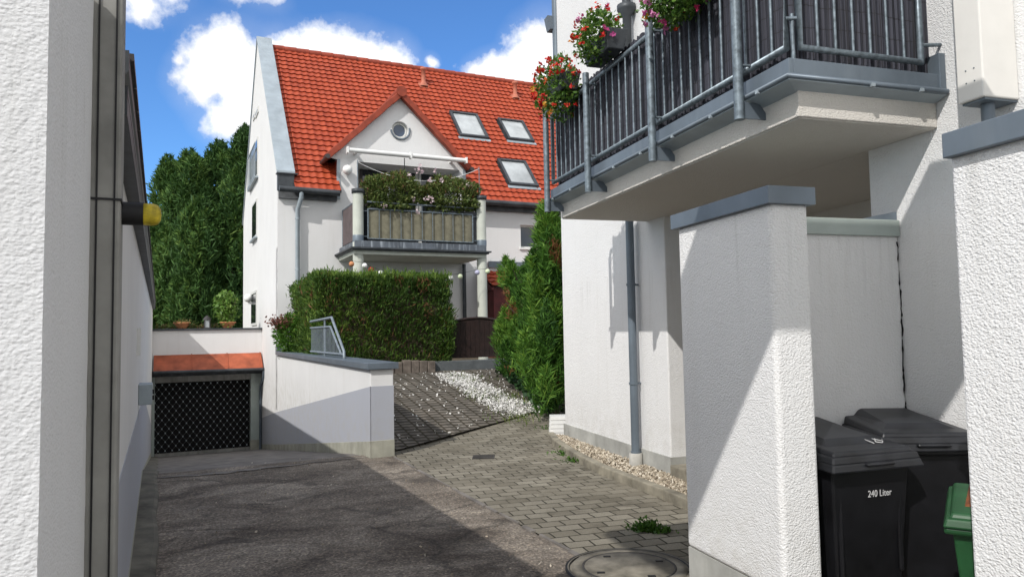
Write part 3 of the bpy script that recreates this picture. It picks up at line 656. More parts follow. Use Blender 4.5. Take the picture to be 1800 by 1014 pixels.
quads_obj('bush', leafquads(C, np.tile([0, 0, .6], (len(C), 1)), .10, .06, 1.0), .4+.6*RNG.random(len(C)), M['leaf_pot'], t)
mb = MB()
for k in range(5): mb.tube([(p[0], p[1], zc+.1), (p[0]+random.uniform(-.2, .2), p[1]+random.uniform(-.2, .2), zc+.75)], .008, 5)
obj('stems', mb, M['bark'], t)
p = H.onB(364, 570, VG+.14)
t = thing('garden_lantern', 'small dark garden lantern standing on the garage parapet between the two bowls', 'lantern', H, (p[0], p[1], zc))
mb = MB(); mb.box(p[0]-.08, p[0]+.08, p[1]-.08, p[1]+.08, zc, zc+.03)
for i in (-1, 1):
    for j in (-1, 1): mb.box(p[0]+i*.07-.01, p[0]+i*.07+.01, p[1]+j*.07-.01, p[1]+j*.07+.01, zc+.03, zc+.24)
mb.lathe((p[0], p[1], zc+.24), [(.12, 0), (.05, .09), (.02, .10), (.001, .13)], 4); obj('frame', mb, M['frame_brown'], t)
mb = MB(); mb.box(p[0]-.055, p[0]+.055, p[1]-.055, p[1]+.055, zc+.03, zc+.23); obj('pane', mb, M['blind'], t)
N = 500; C = np.column_stack([RNG.uniform(H.onB(272, 572, VG+.3)[0], H.onB(385, 572, VG+.3)[0], N), RNG.uniform(VG+.2, VG+.34, N), zc+.02+np.abs(RNG.normal(0, .05, N))])
quads_obj('low_plants', leafquads(C, np.tile([0, 0, 1.], (N, 1)), .08, .03, .9), RNG.random(N), M['leaf_red'], fr=H, label='low creeping plants along the garage parapet behind the clay bowls', cat='plants', kind='stuff')
# ------------------------------------------------------------------ the house with the red roof
hs = thing('house', 'white house with steep red tiled roof, gabled dormer and balcony behind the hedge', 'house', H, (6, VF, 0))
onF = lambda x, y, d=0: H.onB(x, y, VF+d)
ZE = onF(487, 329, -.25)[2]; VE = VF-.25
ZR = H.onB(477, 85, VR)[2]
UEND = 19.0
sl = np.array([0, VR-VE, ZR-ZE]); SLEN = np.linalg.norm(sl); sl /= SLEN
RN = np.cross([1, 0, 0], sl); RN = RN if RN[2] > 0 else -RN
R0 = np.array([0, VE, ZE])
def roofz(v): return ZE+(v-VE)*(ZR-ZE)/(VR-VE)
onR = lambda x, y: H.plane(x, y, R0, RN)
# dormer numbers
uL = onF(597, 320)[0]; uR = onF(819, 330)[0]
apx = onF(705, 166, -.15); eL = onF(577, 279, -.15); eR = onF(822, 292, -.15)
uA, zA = apx[0], apx[2]; 
pit = ((zA-eL[2])/(uA-eL[0])+(zA-eR[2])/(eR[0]-uA))/2
uEL, uER = eL[0], 2*uA-eL[0]; zEd = zA-pit*(uA-uEL)
uR = min(uR, uER-.12)
zsl = 3.77                        # balcony slab lip
print('house', ZE, ZR, 'pitch', math.degrees(math.atan2(ZR-ZE, VR-VE)), 'dormer', uL, uR, uA, zA, zEd, uEL, uER, pit)
zg = zEd+.0                        # wall head below the gable triangle
# front wall (three panels) and gable walls
uw0, uw1 = onF(915, 400)[0], onF(946, 400)[0]; zw0, zw1 = onF(930, 436)[2], onF(930, 396)[2]
mb = MB()
mb.box(UG, UEND, VF, VF+.3, -.2, zsl); mb.box(UG+.001, uL, VF, VF+.3, zsl, ZE-.02)
mb.box(uR, uw0, VF, VF+.3, zsl, ZE-.02); mb.box(uw1, UEND, VF, VF+.3, zsl, ZE-.02); mb.box(uw0, uw1, VF, VF+.3, zw1, ZE-.02)
if zw0 > zsl: mb.box(uw0, uw1, VF, VF+.3, zsl, zw0)
obj('front_wall', mb, M['render_house'], hs)
ca = H.onB(463, 66, VR)[2]; PAR = .30
def gable(u0, th, m='render_house'):
    k = (ZR-ZE)/(VR-VE); top = ca-.04
    mb = MB(); mb.prism([(u0, VF+.001, -2.2), (u0, VF+.001, top-k*(VR-VF)), (u0, VR, top), (u0, VB, top-k*(VB-VR)), (u0, VB, -2.2)], (th, 0, 0)); return mb
obj('gable_wall', gable(UG, .36), M['render_house'], hs)
obj('far_gable_wall', gable(UEND-.3, .3), M['render_house'], hs)
mb = MB(); mb.box(UG+.3, UEND, VB-.3, VB-.001, -.2, ZE); obj('rear_wall', mb, M['render_house'], hs)
# painted base where the gable wall runs down beside the ramp
mb = MB(); mb.prism([(UG-.003, v, z) for v, z in ((VF, -.24), (VG, -.70), (VG, -1.5), (VF, -1.2))], (.01, 0, 0)); obj('painted_base', mb, M['paint_grey'], hs)
mb = MB(); mb.prism([(UG-.008, v, z) for v, z in ((VF, -1.02), (VG, -1.43), (VG, -1.8), (VF, -1.8))], (.02, 0, 0)); obj('plinth', mb, M['plinth'], hs)
# gable coping of pale zinc
k = (ZR-ZE)/(VR-VE)
zb_ = ca-k*(VR-(VF-.12))
mb = MB(); W0, W1 = UG-.04, UG+.40
mb.prism([(W0, VF-.14, zb_), (W0, VR, ca+.01), (W0, VB+.1, ca-k*(VB+.1-VR)), (W0, VB+.1, ca-k*(VB+.1-VR)-.07), (W0, VR, ca-.06), (W0, VF-.14, zb_-.07)], (W1-W0, 0, 0))
cp2 = obj('gable_coping', mb, M['zinc_pale'], hs, bevel=.008)
for f in (.12, .36, .62, .86):
    mb = MB(); v = VF+f*(VR-VF); z = ca-k*(VR-v)+.004; mb.obox(((W0+W1)/2, v, z), (W1-W0+.004, 0, 0), sl*.025, RN*.012); obj('coping_seam', mb, M['zinc_pale'], cp2)
mb = MB(); mb.box(UG-.01, UG+.38, VF-.13, VF+.05, ZE-.03, zb_-.075); obj('kneeler', mb, M['zinc_dark'], hs)
mb = MB(); mb.box(UG-.04, UG+.46, VF-.17, VF+.05, zb_-.085, zb_-.055); obj('kneeler_cap', mb, M['zinc_dark'], hs)
# tiles: waved pans in overlapping courses
def tile_field(u0, u1, s0, s1, org, ud, sd, nrm, tu, ts, keep=None, ns=6):
    nu = max(1, round((u1-u0)/tu)); tu = (u1-u0)/nu; nr = max(1, round((s1-s0)/ts)); ts = (s1-s0)/nr
    prof = [.024*(.5+.5*math.cos(2*math.pi*(i/ns)))**1.3 for i in range(ns+1)]
    V = []; T = []
    for r in range(nr):
        for c in range(nu):
            uc, sc = u0+(c+.5)*tu, s0+(r+.5)*ts
            if keep and not keep(uc, sc): continue
            t = min(1, max(0, random.gauss(.5, .17))); dr = random.uniform(-.004, .004)
            for i in range(ns):
                ua, ub = u0+(c+i/ns)*tu, u0+(c+(i+1)/ns)*tu; pa, pb = prof[i], prof[i+1]
                lo = s0+r*ts-.035+dr; hi = s0+(r+1)*ts
                P = lambda u, s, h: org+ud*u+sd*s+nrm*h
                V.append([P(ua, lo, pa+.046), P(ub, lo, pb+.046), P(ub, hi, pb+.006), P(ua, hi, pa+.006)]); T.append(t)
                V.append([P(ua, lo+.05, pa-.002), P(ub, lo+.05, pb-.002), P(ub, lo, pb+.030), P(ua, lo, pa+.030)]); T.append(t); V.append([P(ua, lo, pa+.030), P(ub, lo, pb+.030), P(ub, lo, pb+.046), P(ua, lo, pa+.046)]); T.append(t)
    return np.array(V), np.array(T)
def keep_main(u, s):
    v = VE+sl[1]*s; z = ZE+sl[2]*s
    if uEL-.02 < u < uER+.02 and z < zA-pit*abs(u-uA)+.05 and z > zEd+.03: return False
    if uL-.02 < u < uR+.02 and z <= zEd: return False
    for (a, b, c, d) in SKY:
        if a < u < b and c < s < d: return False
    return True
SKY = []
sk_px = [[(788.8, 199.5), (838, 206), (858, 247.5), (806.6, 242.6)], [(870.4, 211.5), (916.5, 217.5), (939.6, 253.5), (895, 249)], [(870.4, 282.5), (920, 288.5), (948.5, 333), (895, 327.5)]]
for q4 in sk_px:
    P = [onR(*p) for p in q4]; u_l = (P[0][0]+P[3][0])/2; u_r = (P[1][0]+P[2][0])/2
    S = [np.dot(p-R0, sl) for p in P]; s_t = (S[0]+S[1])/2; s_b = (S[2]+S[3])/2
    SKY.append((u_l, u_r, s_b, s_t))
print('skylights', SKY)
V, T_ = tile_field(UG+.37, UEND-.3, 0, SLEN, R0, np.array([1., 0, 0]), sl, RN, .188, .252, keep_main)
roof = quads_obj('roof', V, T_, M['tiles'], hs)
mb = MB()
bot = lambda u: R0+np.array([u, 0, 0])-RN*.03
def deck(u0, u1, s0, s1): 
    p = [R0+np.array([u, 0, 0])+sl*s-RN*.012 for u, s in ((u0, s0), (u1, s0), (u1, s1), (u0, s1))]; mb.prism(p, -RN*.06)
# under deck (dark) built round the dormer opening
sD = (zEd-ZE)/sl[2]
deck(UG+.3, uL, 0.02, sD); deck(uR, UEND, 0.02, sD); 
sB = (zA-ZE)/sl[2]+.1
deck(UG+.3, UEND, sB, SLEN); deck(UG+.3, uEL, sD, sB); deck(uER, UEND, sD, sB)
obj('roof_deck', mb, M['zinc_dark'], hs)
mb = MB(); p2 = [(UG+.3, VR, ZR-.02), (UEND, VR, ZR-.02), (UEND, VB+.2, ZR-k*(VB+.2-VR)-.02), (UG+.3, VB+.2, ZR-k*(VB+.2-VR)-.02)]; mb.prism(p2, (0, 0, -.06)); obj('rear_roof', mb, M['red_tile'], hs)
mb = MB(); u = UG+.38
while u < UEND:
    mb.tube([(u, VR, ZR+.005), (u+.39, VR, ZR+.012)], [.105, .115], 12); u += .38
obj('ridge_tiles', mb, M['red_tile'], hs)
# dormer: gable triangle, jambs, recessed loggia, roof slopes, verge tiles
REC = .85
mb = MB()
tri = [(uL, VF-.002, zg-.02), (uR, VF-.002, zg-.02), (uER-.06, VF-.002, zEd+.02), (uA, VF-.002, zA-.03), (uEL+.06, VF-.002, zEd+.02)]
# triangle with a round hole: fan between outline and circle
cw = onF(703.5, 228.5); rw = (onF(718, 229)[0]-onF(689, 229)[0])/2
nC = 32; circ = [(cw[0]+rw*math.cos(2*math.pi*i/nC), VF-.002, cw[2]+rw*math.sin(2*math.pi*i/nC)) for i in range(nC)]
def ray_out(an):
    d = (math.cos(an), math.sin(an)); best = 1e9
    for i in range(len(tri)):
        a, b = tri[i], tri[(i+1) % len(tri)]; ex, ez = b[0]-a[0], b[2]-a[2]; den = d[0]*ez-d[1]*ex
        if abs(den) < 1e-9: continue
        t = ((a[0]-cw[0])*ez-(a[2]-cw[2])*ex)/den; w_ = ((a[0]-cw[0])*d[1]-(a[2]-cw[2])*d[0])/den
        if t > 0 and -1e-6 <= w_ <= 1+1e-6: best = min(best, t)
    return (cw[0]+d[0]*best, VF-.002, cw[2]+d[1]*best)
angs = sorted([2*math.pi*i/nC for i in range(nC)] + [math.atan2(p[2]-cw[2], p[0]-cw[0]) % (2*math.pi) for p in tri])
ins = [(cw[0]+rw*math.cos(a), VF-.002, cw[2]+rw*math.sin(a)) for a in angs]; outs = [ray_out(a) for a in angs]; nA = len(angs)
mb.add(ins+outs, [(i, nA+i, nA+(i+1) % nA, (i+1) % nA) for i in range(nA)])
mb.add(ins+[(p[0], VF+.16, p[2]) for p in ins], [(i, (i+1) % nA, nA+(i+1) % nA, nA+i) for i in range(nA)])
uJ = onF(628, 330)[0]
mb.box(uL, uJ, VF-.002, VF+.3, zsl, zg-.02); 
mb.box(uL, uJ, VF+.3, VF+REC+.1, zsl, zg+.1); mb.box(uR-.10, uR, VF-.002, VF+REC+.1, zsl, zg-.02)
mb.box(uJ, uR-.1, VF+.0, VF+REC+.2, zg-.02, zg+.10)
obj('dormer_wall', mb, M['render_house'], hs)
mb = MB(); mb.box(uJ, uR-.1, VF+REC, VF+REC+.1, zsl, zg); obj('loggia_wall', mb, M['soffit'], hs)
mb = MB(); mb.lathe((cw[0], VF+.10, cw[2]), [(rw*.98, .0), (rw*.80, -.02), (rw*.74, -.02), (rw*.72, .03)], 32, 'b'); rwn = obj('round_window', mb, M['frame_white'], hs)
mb = MB(); mb.lathe((cw[0], VF+.115, cw[2]), [(rw*.74, 0), (.001, 0)], 32, 'b'); obj('pane', mb, M['glass_blue'], rwn)
mb = MB(); mb.tube([(cw[0]+(rw+.03)*math.cos(a), VF-.02, cw[2]+(rw+.03)*math.sin(a)) for a in np.linspace(math.pi*1.03, math.pi*2.08, 20)], .025, 8); obj('sill', mb, M['zinc'], rwn)
vb_ = VE+(zA-ZE)/sl[2]*sl[1]; vbe = VE+(zEd-ZE)/sl[2]*sl[1]
for s_ in (-1, 1):
    ue = uEL if s_ < 0 else uER
    p4 = [(uA, VF-.15, zA), (uA, vb_+.05, zA), (ue, vbe+.05, zEd), (ue, VF-.15, zEd)]
    mb = MB(); mb.prism(p4, (0, 0, -.05)); obj('dormer_roof', mb, M['red_tile'], hs)
    d = np.array([ue-uA, 0, zEd-zA]); ln = np.linalg.norm(d); d = d/ln; nr_ = np.array([-d[2], 0, d[0]]); nr_ = nr_ if nr_[2] > 0 else -nr_
    mb = MB(); N_ = 8; stp = ln/N_
    for i in range(N_):
        c = np.array([uA, VF-.13, zA])+d*(stp*(i+.5))+nr_*(.015+.008*(i % 2)); mb.obox(c, d*(stp*1.03), (0, .14, 0), nr_*.15, 0)
        c2 = c+np.array([0, .16, 0])+nr_*.06; mb.obox(c2, d*(stp*1.03), (0, .30, 0), nr_*.05, 0)
    obj('verge_tiles', mb, M['red_tile'], hs, bevel=.012)
mb = MB(); mb.tube([(uA, VF-.23, zA+.06), (uA, vb_, zA+.06)], .14, 16); obj('dormer_ridge', mb, M['red_tile'], hs)
# cheek flashing and dormer gutter
for q0, q1, q2 in ((uL-.07, uL+.012, onF(590, 350)[2]), (uR-.012, uR+.07, ZE)): mb = MB(); mb.box(q0, q1, VF-.02, VF+.06, q2, zg); obj('flashing', mb, M['zinc_pale'], hs)
mb = MB(); mb.prism([(uL-.05, VF-.0, ZE), (uL-.05, vbe+.1, zEd), (uL-.05, VF-.0, zEd)], (.045, 0, 0)); obj('cheek_tiles', mb, M['red_tile'], hs)
for q0, q1 in ((uEL-.05, .38), (uER+.04, .3)): mb = MB(); mb.tube([(q0, VF-q1, zEd-.03), (q0, vbe+.1, zEd-.03)], .06, 12); obj('dormer_gutter', mb, M['frame_brown'], hs)
# loggia windows
wl = H.onB(640, 320, VF+REC)[0]; wr = H.onB(784, 320, VF+REC)[0]; zt = H.onB(700, 303, VF+REC)[2]
wn = None
def window(u0, u1, z0, z1, v, fm, gm, th=.06, fw=.07, name='window', par=None):
    mb = MB(); mb.box(u0, u1, v-th, v, z1-fw, z1); mb.box(u0, u1, v-th, v, z0, z0+fw); mb.box(u0, u0+fw, v-th, v, z0+fw, z1-fw); mb.box(u1-fw, u1, v-th, v, z0+fw, z1-fw)
    f = obj(name, mb, fm, par or hs); mb = MB(); mb.box(u0+fw, u1-fw, v-th*.4, v-.001, z0+fw, z1-fw); obj('pane', mb, gm, f); return f
uJ2 = uJ+.03
xs = [H.onB(x, 330, VF+REC)[0] for x in (632, 680, 735, 784)]; xs[0] = max(xs[0], uJ2)
mats_ = [M['frame_brown'], M['frame_white'], M['frame_white']]
for i in range(3): window(xs[i], xs[i+1]-.02, zsl+.1, zt+.10, VF+REC-.002, mats_[i], M['glass'])
window(uw0, uw1, zw0, zw1, VF+.16, M['frame_white'], M['glass'], fw=.05)
mb = MB(); mb.box(uw0-.05, uw1+.05, VF-.05, VF+.10, zw0-.05, zw0-.002); obj('window_sill', mb, M['white_paint'], hs)
# gutters, slate band under the eaves, downpipe
for q0, q1 in ((UG, uL-.06), (uR+.08, UEND)): mb = MB(); mb.tube([(q0, VE-.06, ZE-.04), (q1, VE-.06, ZE-.06)], .075, 12); obj('gutter', mb, M['zinc_dark'], hs)
zs0 = onF(540, 352)[2]
mb = MB()
for (a, b) in ((UG+.02, uL-.08), (uR+.08, UEND-.3)):
    n_ = int((b-a)/.42)
    mb = MB()
    for i in range(n_): mb.box(a+(b-a)*i/n_, a+(b-a)*(i+1)/n_-.006, VF-.10, VF-.003, zs0+.004*(i % 2), ZE-.06)
    obj('eaves_slates', mb, M['shingle'], hs)
ud = onF(523, 420, -.1)[0]
mb = MB(); mb.tube([(ud+.06, VE-.06, ZE-.1), (ud+.06, VE-.06, ZE-.22), (ud, VF-.12, ZE-.5), (ud, VF-.12, .9)], .055, 12)
for z in (ZE-.75, 3.2, 1.9): mb.tube([(ud, VF-.12, z), (ud, VF-.12, z+.03)], .066, 12)
obj('downpipe', mb, M['zinc_pale'], hs)
# string course and tiled porch roof on the right, its dark wall
ub = onF(858, 462)[0]; zb0, zb1 = onF(880, 471)[2], onF(880, 460)[2]
mb = MB(); mb.box(ub, UEND-.3, VF-.06, VF-.003, zb0, zb1); obj('string_course', mb, M['zinc'], hs)
up = H.onB(863, 500, VF-.95)[0]; zpe = H.onB(890, 503, VF-.95)[2]; zp1 = zpe+.50; 
porg = np.array([0, VF-.95, zp1-.50]); pdir = np.array([0, .9, .46]); pdir /= np.linalg.norm(pdir); pn_ = np.cross([1, 0, 0], pdir)
V, T_ = tile_field(up, UEND-.5, 0, 1.03, porg, np.array([1., 0, 0]), pdir, pn_, .205, .285)
quads_obj('porch_roof', V, T_, M['tiles'], hs)
mb = MB(); mb.box(up+.12, up+.2, VF-.85, VF-.003, .9, zp1-.52); mb.box(up+.2, UEND-.6, VF-.85, VF-.80, .9, zp1-.52); obj('porch_wall', mb, M['red_wood'], hs)
mb = MB(); mb.prism([(up+.02, VF-.95, zp1-.53), (up+.02, VF-.004, zp1-.06), (up+.02, VF-.004, zp1-.60), (up+.02, VF-.95, zp1-.60)], (.06, 0, 0)); obj('porch_side', mb, M['red_wood'], hs)
# balcony on two round columns
b0, b1 = 3.76, 7.30; PROJ = 1.87
zft = H.onB(616, 421, VF-PROJ)[2]; zlip = H.onB(616, 433, VF-PROJ)[2]; zbm = H.onB(625, 446, VF-PROJ+.1)[2]
mb = MB(); mb.box(b0+.10, b1-.10, VF-PROJ+.12, VF-.003, zbm, zlip-.03); obj('balcony_slab', mb, M['column'], hs)
mb = MB(); mb.prism([(b0, VF-PROJ, zlip), (b1, VF-PROJ, zlip), (b1, VF-.004, zlip), (b0, VF-.004, zlip)], (0, 0, -.035)); mb.prism([(b0+.05, VF-PROJ+.05, zlip-.035), (b1-.05, VF-PROJ+.05, zlip-.035), (b1-.05, VF-.004, zlip-.035), (b0+.05, VF-.004, zlip-.035)], (0, 0, -.035)); obj('drip_edge', mb, M['zinc_dark'], hs)
mb = MB(); mb.box(b0+.12, b1-.10, VF-PROJ+.10, VF-PROJ+.16, zlip, zft); mb.box(b0+.12, b0+.18, VF-PROJ+.16, VF-.003, zlip, zft); mb.box(b1-.16, b1-.10, VF-PROJ+.16, VF-.003, zlip, zft); mb.box(b0+.18, b1-.16, VF-PROJ+.16, VF-.003, zlip, zlip+.05); obj('balcony_upstand', mb, M['zinc_stain'], hs)
vc = VF-PROJ+.26
for cx_, ytop in ((629.5, 338), (846, 350)):
    uc = H.onB(cx_, 400, vc)[0]; zt_ = H.onB(cx_, ytop, vc)[2]; rc = .125
    mb = MB(); mb.lathe((uc, vc, 0), [(rc, .6), (rc, zt_)], 24); cl_ = obj('balcony_column', mb, M['column'], hs)
    mb = MB(); mb.lathe((uc, vc, 0), [(.001, zt_+.07), (rc+.025, zt_+.07), (rc+.025, zt_-.03), (rc+.002, zt_-.03)], 24); obj('cap', mb, M['zinc_dark'], cl_)
    mb = MB(); mb.lathe((uc, vc, 0), [(rc+.004, zft-.02), (rc+.004, zft+.13), (rc+.0, zft+.14)], 24); obj('collar', mb, M['zinc'], cl_)
ucl = H.onB(629.5, 400, vc)[0]; ucr = H.onB(846, 400, vc)[0]
vp = VF-PROJ+.22
r0_, r1_ = H.onB(647, 400, vp), H.onB(831, 400, vp); zpb = (H.onB(648, 419, vp)[2]+H.onB(830, 427, vp)[2])/2; zpt = (H.onB(647, 367, vp)[2]+H.onB(831, 378, vp)[2])/2; ztr = H.onB(647, 355, vp)[2]
mb = MB(); a0, a1 = r0_[0], r1_[0]
mb.tube([(a0, vp, zpb), (a1, vp, zpb)], .018, 8); mb.tube([(a0, vp, zpt), (a1, vp, zpt)], .018, 8); mb.tube([(a0, vp, zpb), (a0, vp, zpt)], .018, 8); mb.tube([(a1, vp, zpb), (a1, vp, zpt)], .018, 8)
mb.tube([(a0-.02, vp, ztr), (a1+.03, vp, ztr)], .022, 8)
for i in range(1, 10): mb.tube([(a0+(a1-a0)*i/10, vp-.015, zpb), (a0+(a1-a0)*i/10, vp-.015, zpt+(ztr-zpt if i in (5,) else 0))], .009, 6)
for a in (a0, a1):
    for z in (zpb+.05, zpt-.05): mb.tube([(a, vp, z), (ucl if a == a0 else ucr, vc, z)], .012, 6)
rl = obj('balcony_railing', mb, M['galv'], hs)
mb = MB(); n_ = 60
pts = [(a0+.02+(a1-a0-.04)*i/n_, vp+.012+.012*math.sin(i*2*math.pi/6)) for i in range(n_+1)]
vs2 = [(p[0], p[1], z) for z in (zpb+.02, zpt-.02) for p in pts]; mb.add(vs2, [(i, i+1, n_+2+i, n_+1+i) for i in range(n_)], 0, True); obj('canvas_screen', mb, M['canvas'], rl)
mb = MB(); mb.box(b0+.20, b0+.225, vc, VF-.02, zft+.06, ztr+.02); obj('side_screen', mb, M['canvas_brown'], rl)
mb = MB(); mb.tube([(b0+.21, vc, ztr+.03), (b0+.21, VF-.02, ztr+.03)], .022, 8); mb.tube([(b0+.21, VF-.05, zft), (b0+.21, VF-.05, ztr+.03)], .022, 8); obj('side_rail', mb, M['galv'], rl)
mb = MB(); ux = onF(814, 500)[0]; mb.tube([(ux, VF-.09, zbm), (ux, VF-.09, .9)], .05, 10); obj('waste_pipe', mb, M['zinc_dark'], hs)
# awning cassette, crank, lamp globe
ha, hb_ = H.onB(611, 264.5, VF-.30), H.onB(819, 282, VF-.30); zaw = (ha[2]+hb_[2])/2
mb = MB(); mb.tube([(ha[0], VF-.30, zaw), (hb_[0], VF-.30, zaw)], .062, 16); aw = obj('awning', mb, M['awning'], hs)
for a in (ha[0], (ha[0]+hb_[0])/2+.05, hb_[0]): mb = MB(); mb.box(a-.02, a+.02, VF-.375, VF-.22, zaw-.08, zaw+.08); obj('end_cap', mb, M['white_paint'], aw)
for a in (ha[0]+.25, hb_[0]-.35): mb = MB(); mb.box(a-.03, a+.03, VF-.26, VF-.001, zaw-.03, zaw+.03); obj('bracket', mb, M['white_paint'], aw)
ux = H.onB(711, 290, VF-.3)[0]; mb = MB(); mb.tube([(ux, VF-.30, zaw-.08), (ux, VF-.30, zaw-.75)], .012, 6); obj('crank', mb, M['black'], aw)
lp = onF(610.5, 299, -.13); mb = MB(); mb.ball((lp[0], VF-.15, lp[2]), .125, 20, 12); mb.box(lp[0]-.05, lp[0]+.05, VF-.06, VF-.003, lp[2]-.05, lp[2]+.05); obj('globe_lamp', mb, M['white_paint'], hs)
# skylights and vent pipes on the roof
for (a, b, c, d) in SKY:
    P = lambda u, s, h: R0+np.array([u, 0, 0])+sl*s+RN*h
    fw = .085; mb = MB()
    for (ua, ub, sa, sb) in ((a, b, c, c+fw), (a, b, d-fw, d), (a, a+fw, c+fw, d-fw), (b-fw, b, c+fw, d-fw)):
        mb.obox(P((ua+ub)/2, (sa+sb)/2, .05), (ub-ua, 0, 0), sl*(sb-sa), RN*.15)
    f = obj('skylight', mb, M['zinc_dark'], hs, bevel=.01)
    mb = MB(); mb.obox(P((a+b)/2, (c+d)/2, .065), (b-a-2*fw, 0, 0), sl*(d-c-2*fw), RN*.02); obj('pane', mb, M['blind'], f)
    mb = MB(); mb.obox(P((a+b)/2, c-.06, .045), (b-a+.1, 0, 0), sl*.12, RN*.02); obj('apron_flashing', mb, M['zinc_pale'], f)
for x, y, h_, r_ in ((744, 152, .50, .07), (905, 173, .46, .07)):
    p = onR(x, y); mb = MB(); p = p+RN*.03
    mb.lathe(p, [(.16, -.05), (.10, .08), (r_, .12), (r_, h_), (r_+.04, h_+.02), (r_+.03, h_+.09), (.001, h_+.11)], 14); vt = obj('vent_pipe', mb, M['pink_clay'], hs)
    mb = MB(); mb.obox(p, (.34, 0, 0), sl*.34, RN*.03); obj('base_tile', mb, M['pink_clay'], vt)
# gable side: windows seen edge on, barred French window, lamp
def gwin(px0, px1, py0, py1, sill=True, name='gable_window'):
    v1, v0 = H.onA(px0, (py0+py1)/2, UG)[1], H.onA(px1, (py0+py1)/2, UG)[1]
    zt_, zb_ = H.onA((px0+px1)/2, py0, UG)[2], H.onA((px0+px1)/2, py1, UG)[2]
    mb = MB(); mb.box(UG-.03, UG, v0, v1, zb_, zt_); f = obj(name, mb, M['frame_white'], hs)
    mb = MB(); mb.box(UG-.036, UG-.031, v0+.08, v1-.08, zb_+.08, zt_-.08); obj('pane', mb, M['glass'], f)
    if sill: mb = MB(); mb.box(UG-.10, UG, v0-.05, v1+.05, zb_-.05, zb_-.001); obj('sill', mb, M['zinc_pale'], f)
    return f, v0, v1, zb_, zt_
f, v0, v1, za, zb3 = gwin(440.5, 454, 256, 322, name='french_window')
mb = MB()
for i in range(12): mb.box(UG-.10, UG-.088, v0+(v1-v0)*i/11-.01, v0+(v1-v0)*i/11+.01, za+.02, za+1.0)
mb.box(UG-.11, UG-.085, v0, v1, za+1.0, za+1.04); mb.box(UG-.11, UG-.085, v0, v1, za, za+.04); obj('guard_bars', mb, M['zinc_pale'], f)
gwin(444.5, 452.5, 355, 420); gwin(446, 449, 200, 210, False); gwin(450, 455, 193, 203, False)
gwin(443, 452, 512, 572, False, 'terrace_door')
lp = H.onA(445, 524, UG); mb = MB(); mb.ball((UG-.15, lp[1], lp[2]), .13, 16, 10); mb.box(UG-.15, UG, lp[1]-.03, lp[1]+.03, lp[2]-.2, lp[2]-.12); obj('wall_lamp', mb, M['white_paint'], hs)
# ------------------------------------------------------------------ balcony shrubs, washing line
def shrub(px0, px1, pyb, pyt, n, label, blossoms):
    v = VF-PROJ+.42; u0, u1 = H.onB(px0, 340, v)[0], H.onB(px1, 340, v)[0]; z0, z1 = H.onB((px0+px1)/2, pyb, v)[2], H.onB((px0+px1)/2, pyt, v)[2]
    c = np.array([(u0+u1)/2, v, (z0+z1)/2]); s = np.array([(u1-u0)/2, .36, (z1-z0)/2])
    t = thing('balcony_shrub', label, 'shrub', H, (c[0], c[1], zlip+.05), 'shrubs on the house balcony')
    d = unit(RNG.normal(size=(n, 3))); rad = .55+.5*RNG.random((n, 1))**.6; lump = 1+.20*fbm3(d*2.2+c, 1.7)[:, None]
    C = c + np.sign(d)*np.abs(d)**.75*s*rad*lump
    quads_obj('foliage', leafquads(C, d+np.array([0, 0, .4]), .095, .04, .8), np.clip(.45+.28*RNG.normal(size=n), 0, 1), M['leaf'], t)
    m = n//6; top = d[:m].copy(); top[:, 2] = np.abs(top[:, 2]); C2 = c+top*s*1.08*lump[:m]
    quads_obj('new_shoots', leafquads(C2, top+np.array([0, 0, .8]), .09, .035, .6), RNG.random(m), M['leaf_red'], t)
    C3 = np.array([H.onB(x, y, v-.30) for x, y in blossoms]); C3 = np.repeat(C3, 16, 0)+RNG.normal(0, .03, (len(C3)*16, 3))
    quads_obj('blossoms', leafquads(C3, RNG.normal(size=C3.shape), .05, .04, .5), RNG.random(len(C3)), M['fl_pink'] if False else M['fl_white'], t)
    mb = MB()
    for i in range(7): a = u0+(u1-u0)*(i+.5)/7; mb.tube([(a, v, z0-.3), (a+random.uniform(-.1, .1), v+random.uniform(-.1, .1), z0+(z1-z0)*.7)], .012, 5)
    obj('stems', mb, M['bark'], t)
    mb = MB(); mb.box(u0+.1, u1-.1, v-.15, v+.15, zlip+.06, z0+.05); obj('trough', mb, M['zinc_dark'], t)
shrub(640, 738, 372, 308, 5200, 'dense dark green shrub in a trough on the left half of the house balcony', [(720, 308), (742, 302), (735, 300)])
shrub(744, 840, 376, 316, 5200, 'green flowering shrub with pink blossoms on the right half of the house balcony', [(750, 350), (757, 348), (760, 355), (727, 350), (735, 372), (822, 325), (738, 293), (765, 300), (776, 316), (755, 317), (676, 362)])
pA, pB = H.onB(628.5, 285, vc), H.onB(842, 297, vc)
t = thing('washing_line', 'thin sagging washing line between two rods on the house balcony columns', 'washing line', H, (ucl, vc, zft))
for p, pb_ in ((pA, H.onB(628.5, 337, vc)), (pB, H.onB(842, 349, vc))):
    mb = MB(); mb.tube([(p[0], vc, pb_[2]), (p[0], vc, p[2]+.05)], .012, 6); obj('rod', mb, M['galv'], t)
mb = MB(); n_ = 16
mb.tube([(pA[0]+(pB[0]-pA[0])*i/n_, vc, pA[2]+(pB[2]-pA[2])*i/n_-.42*(1-(2*i/n_-1)**2)*.9) for i in range(n_+1)], .006, 5, cap=False); obj('line', mb, M['white_paint'], t)
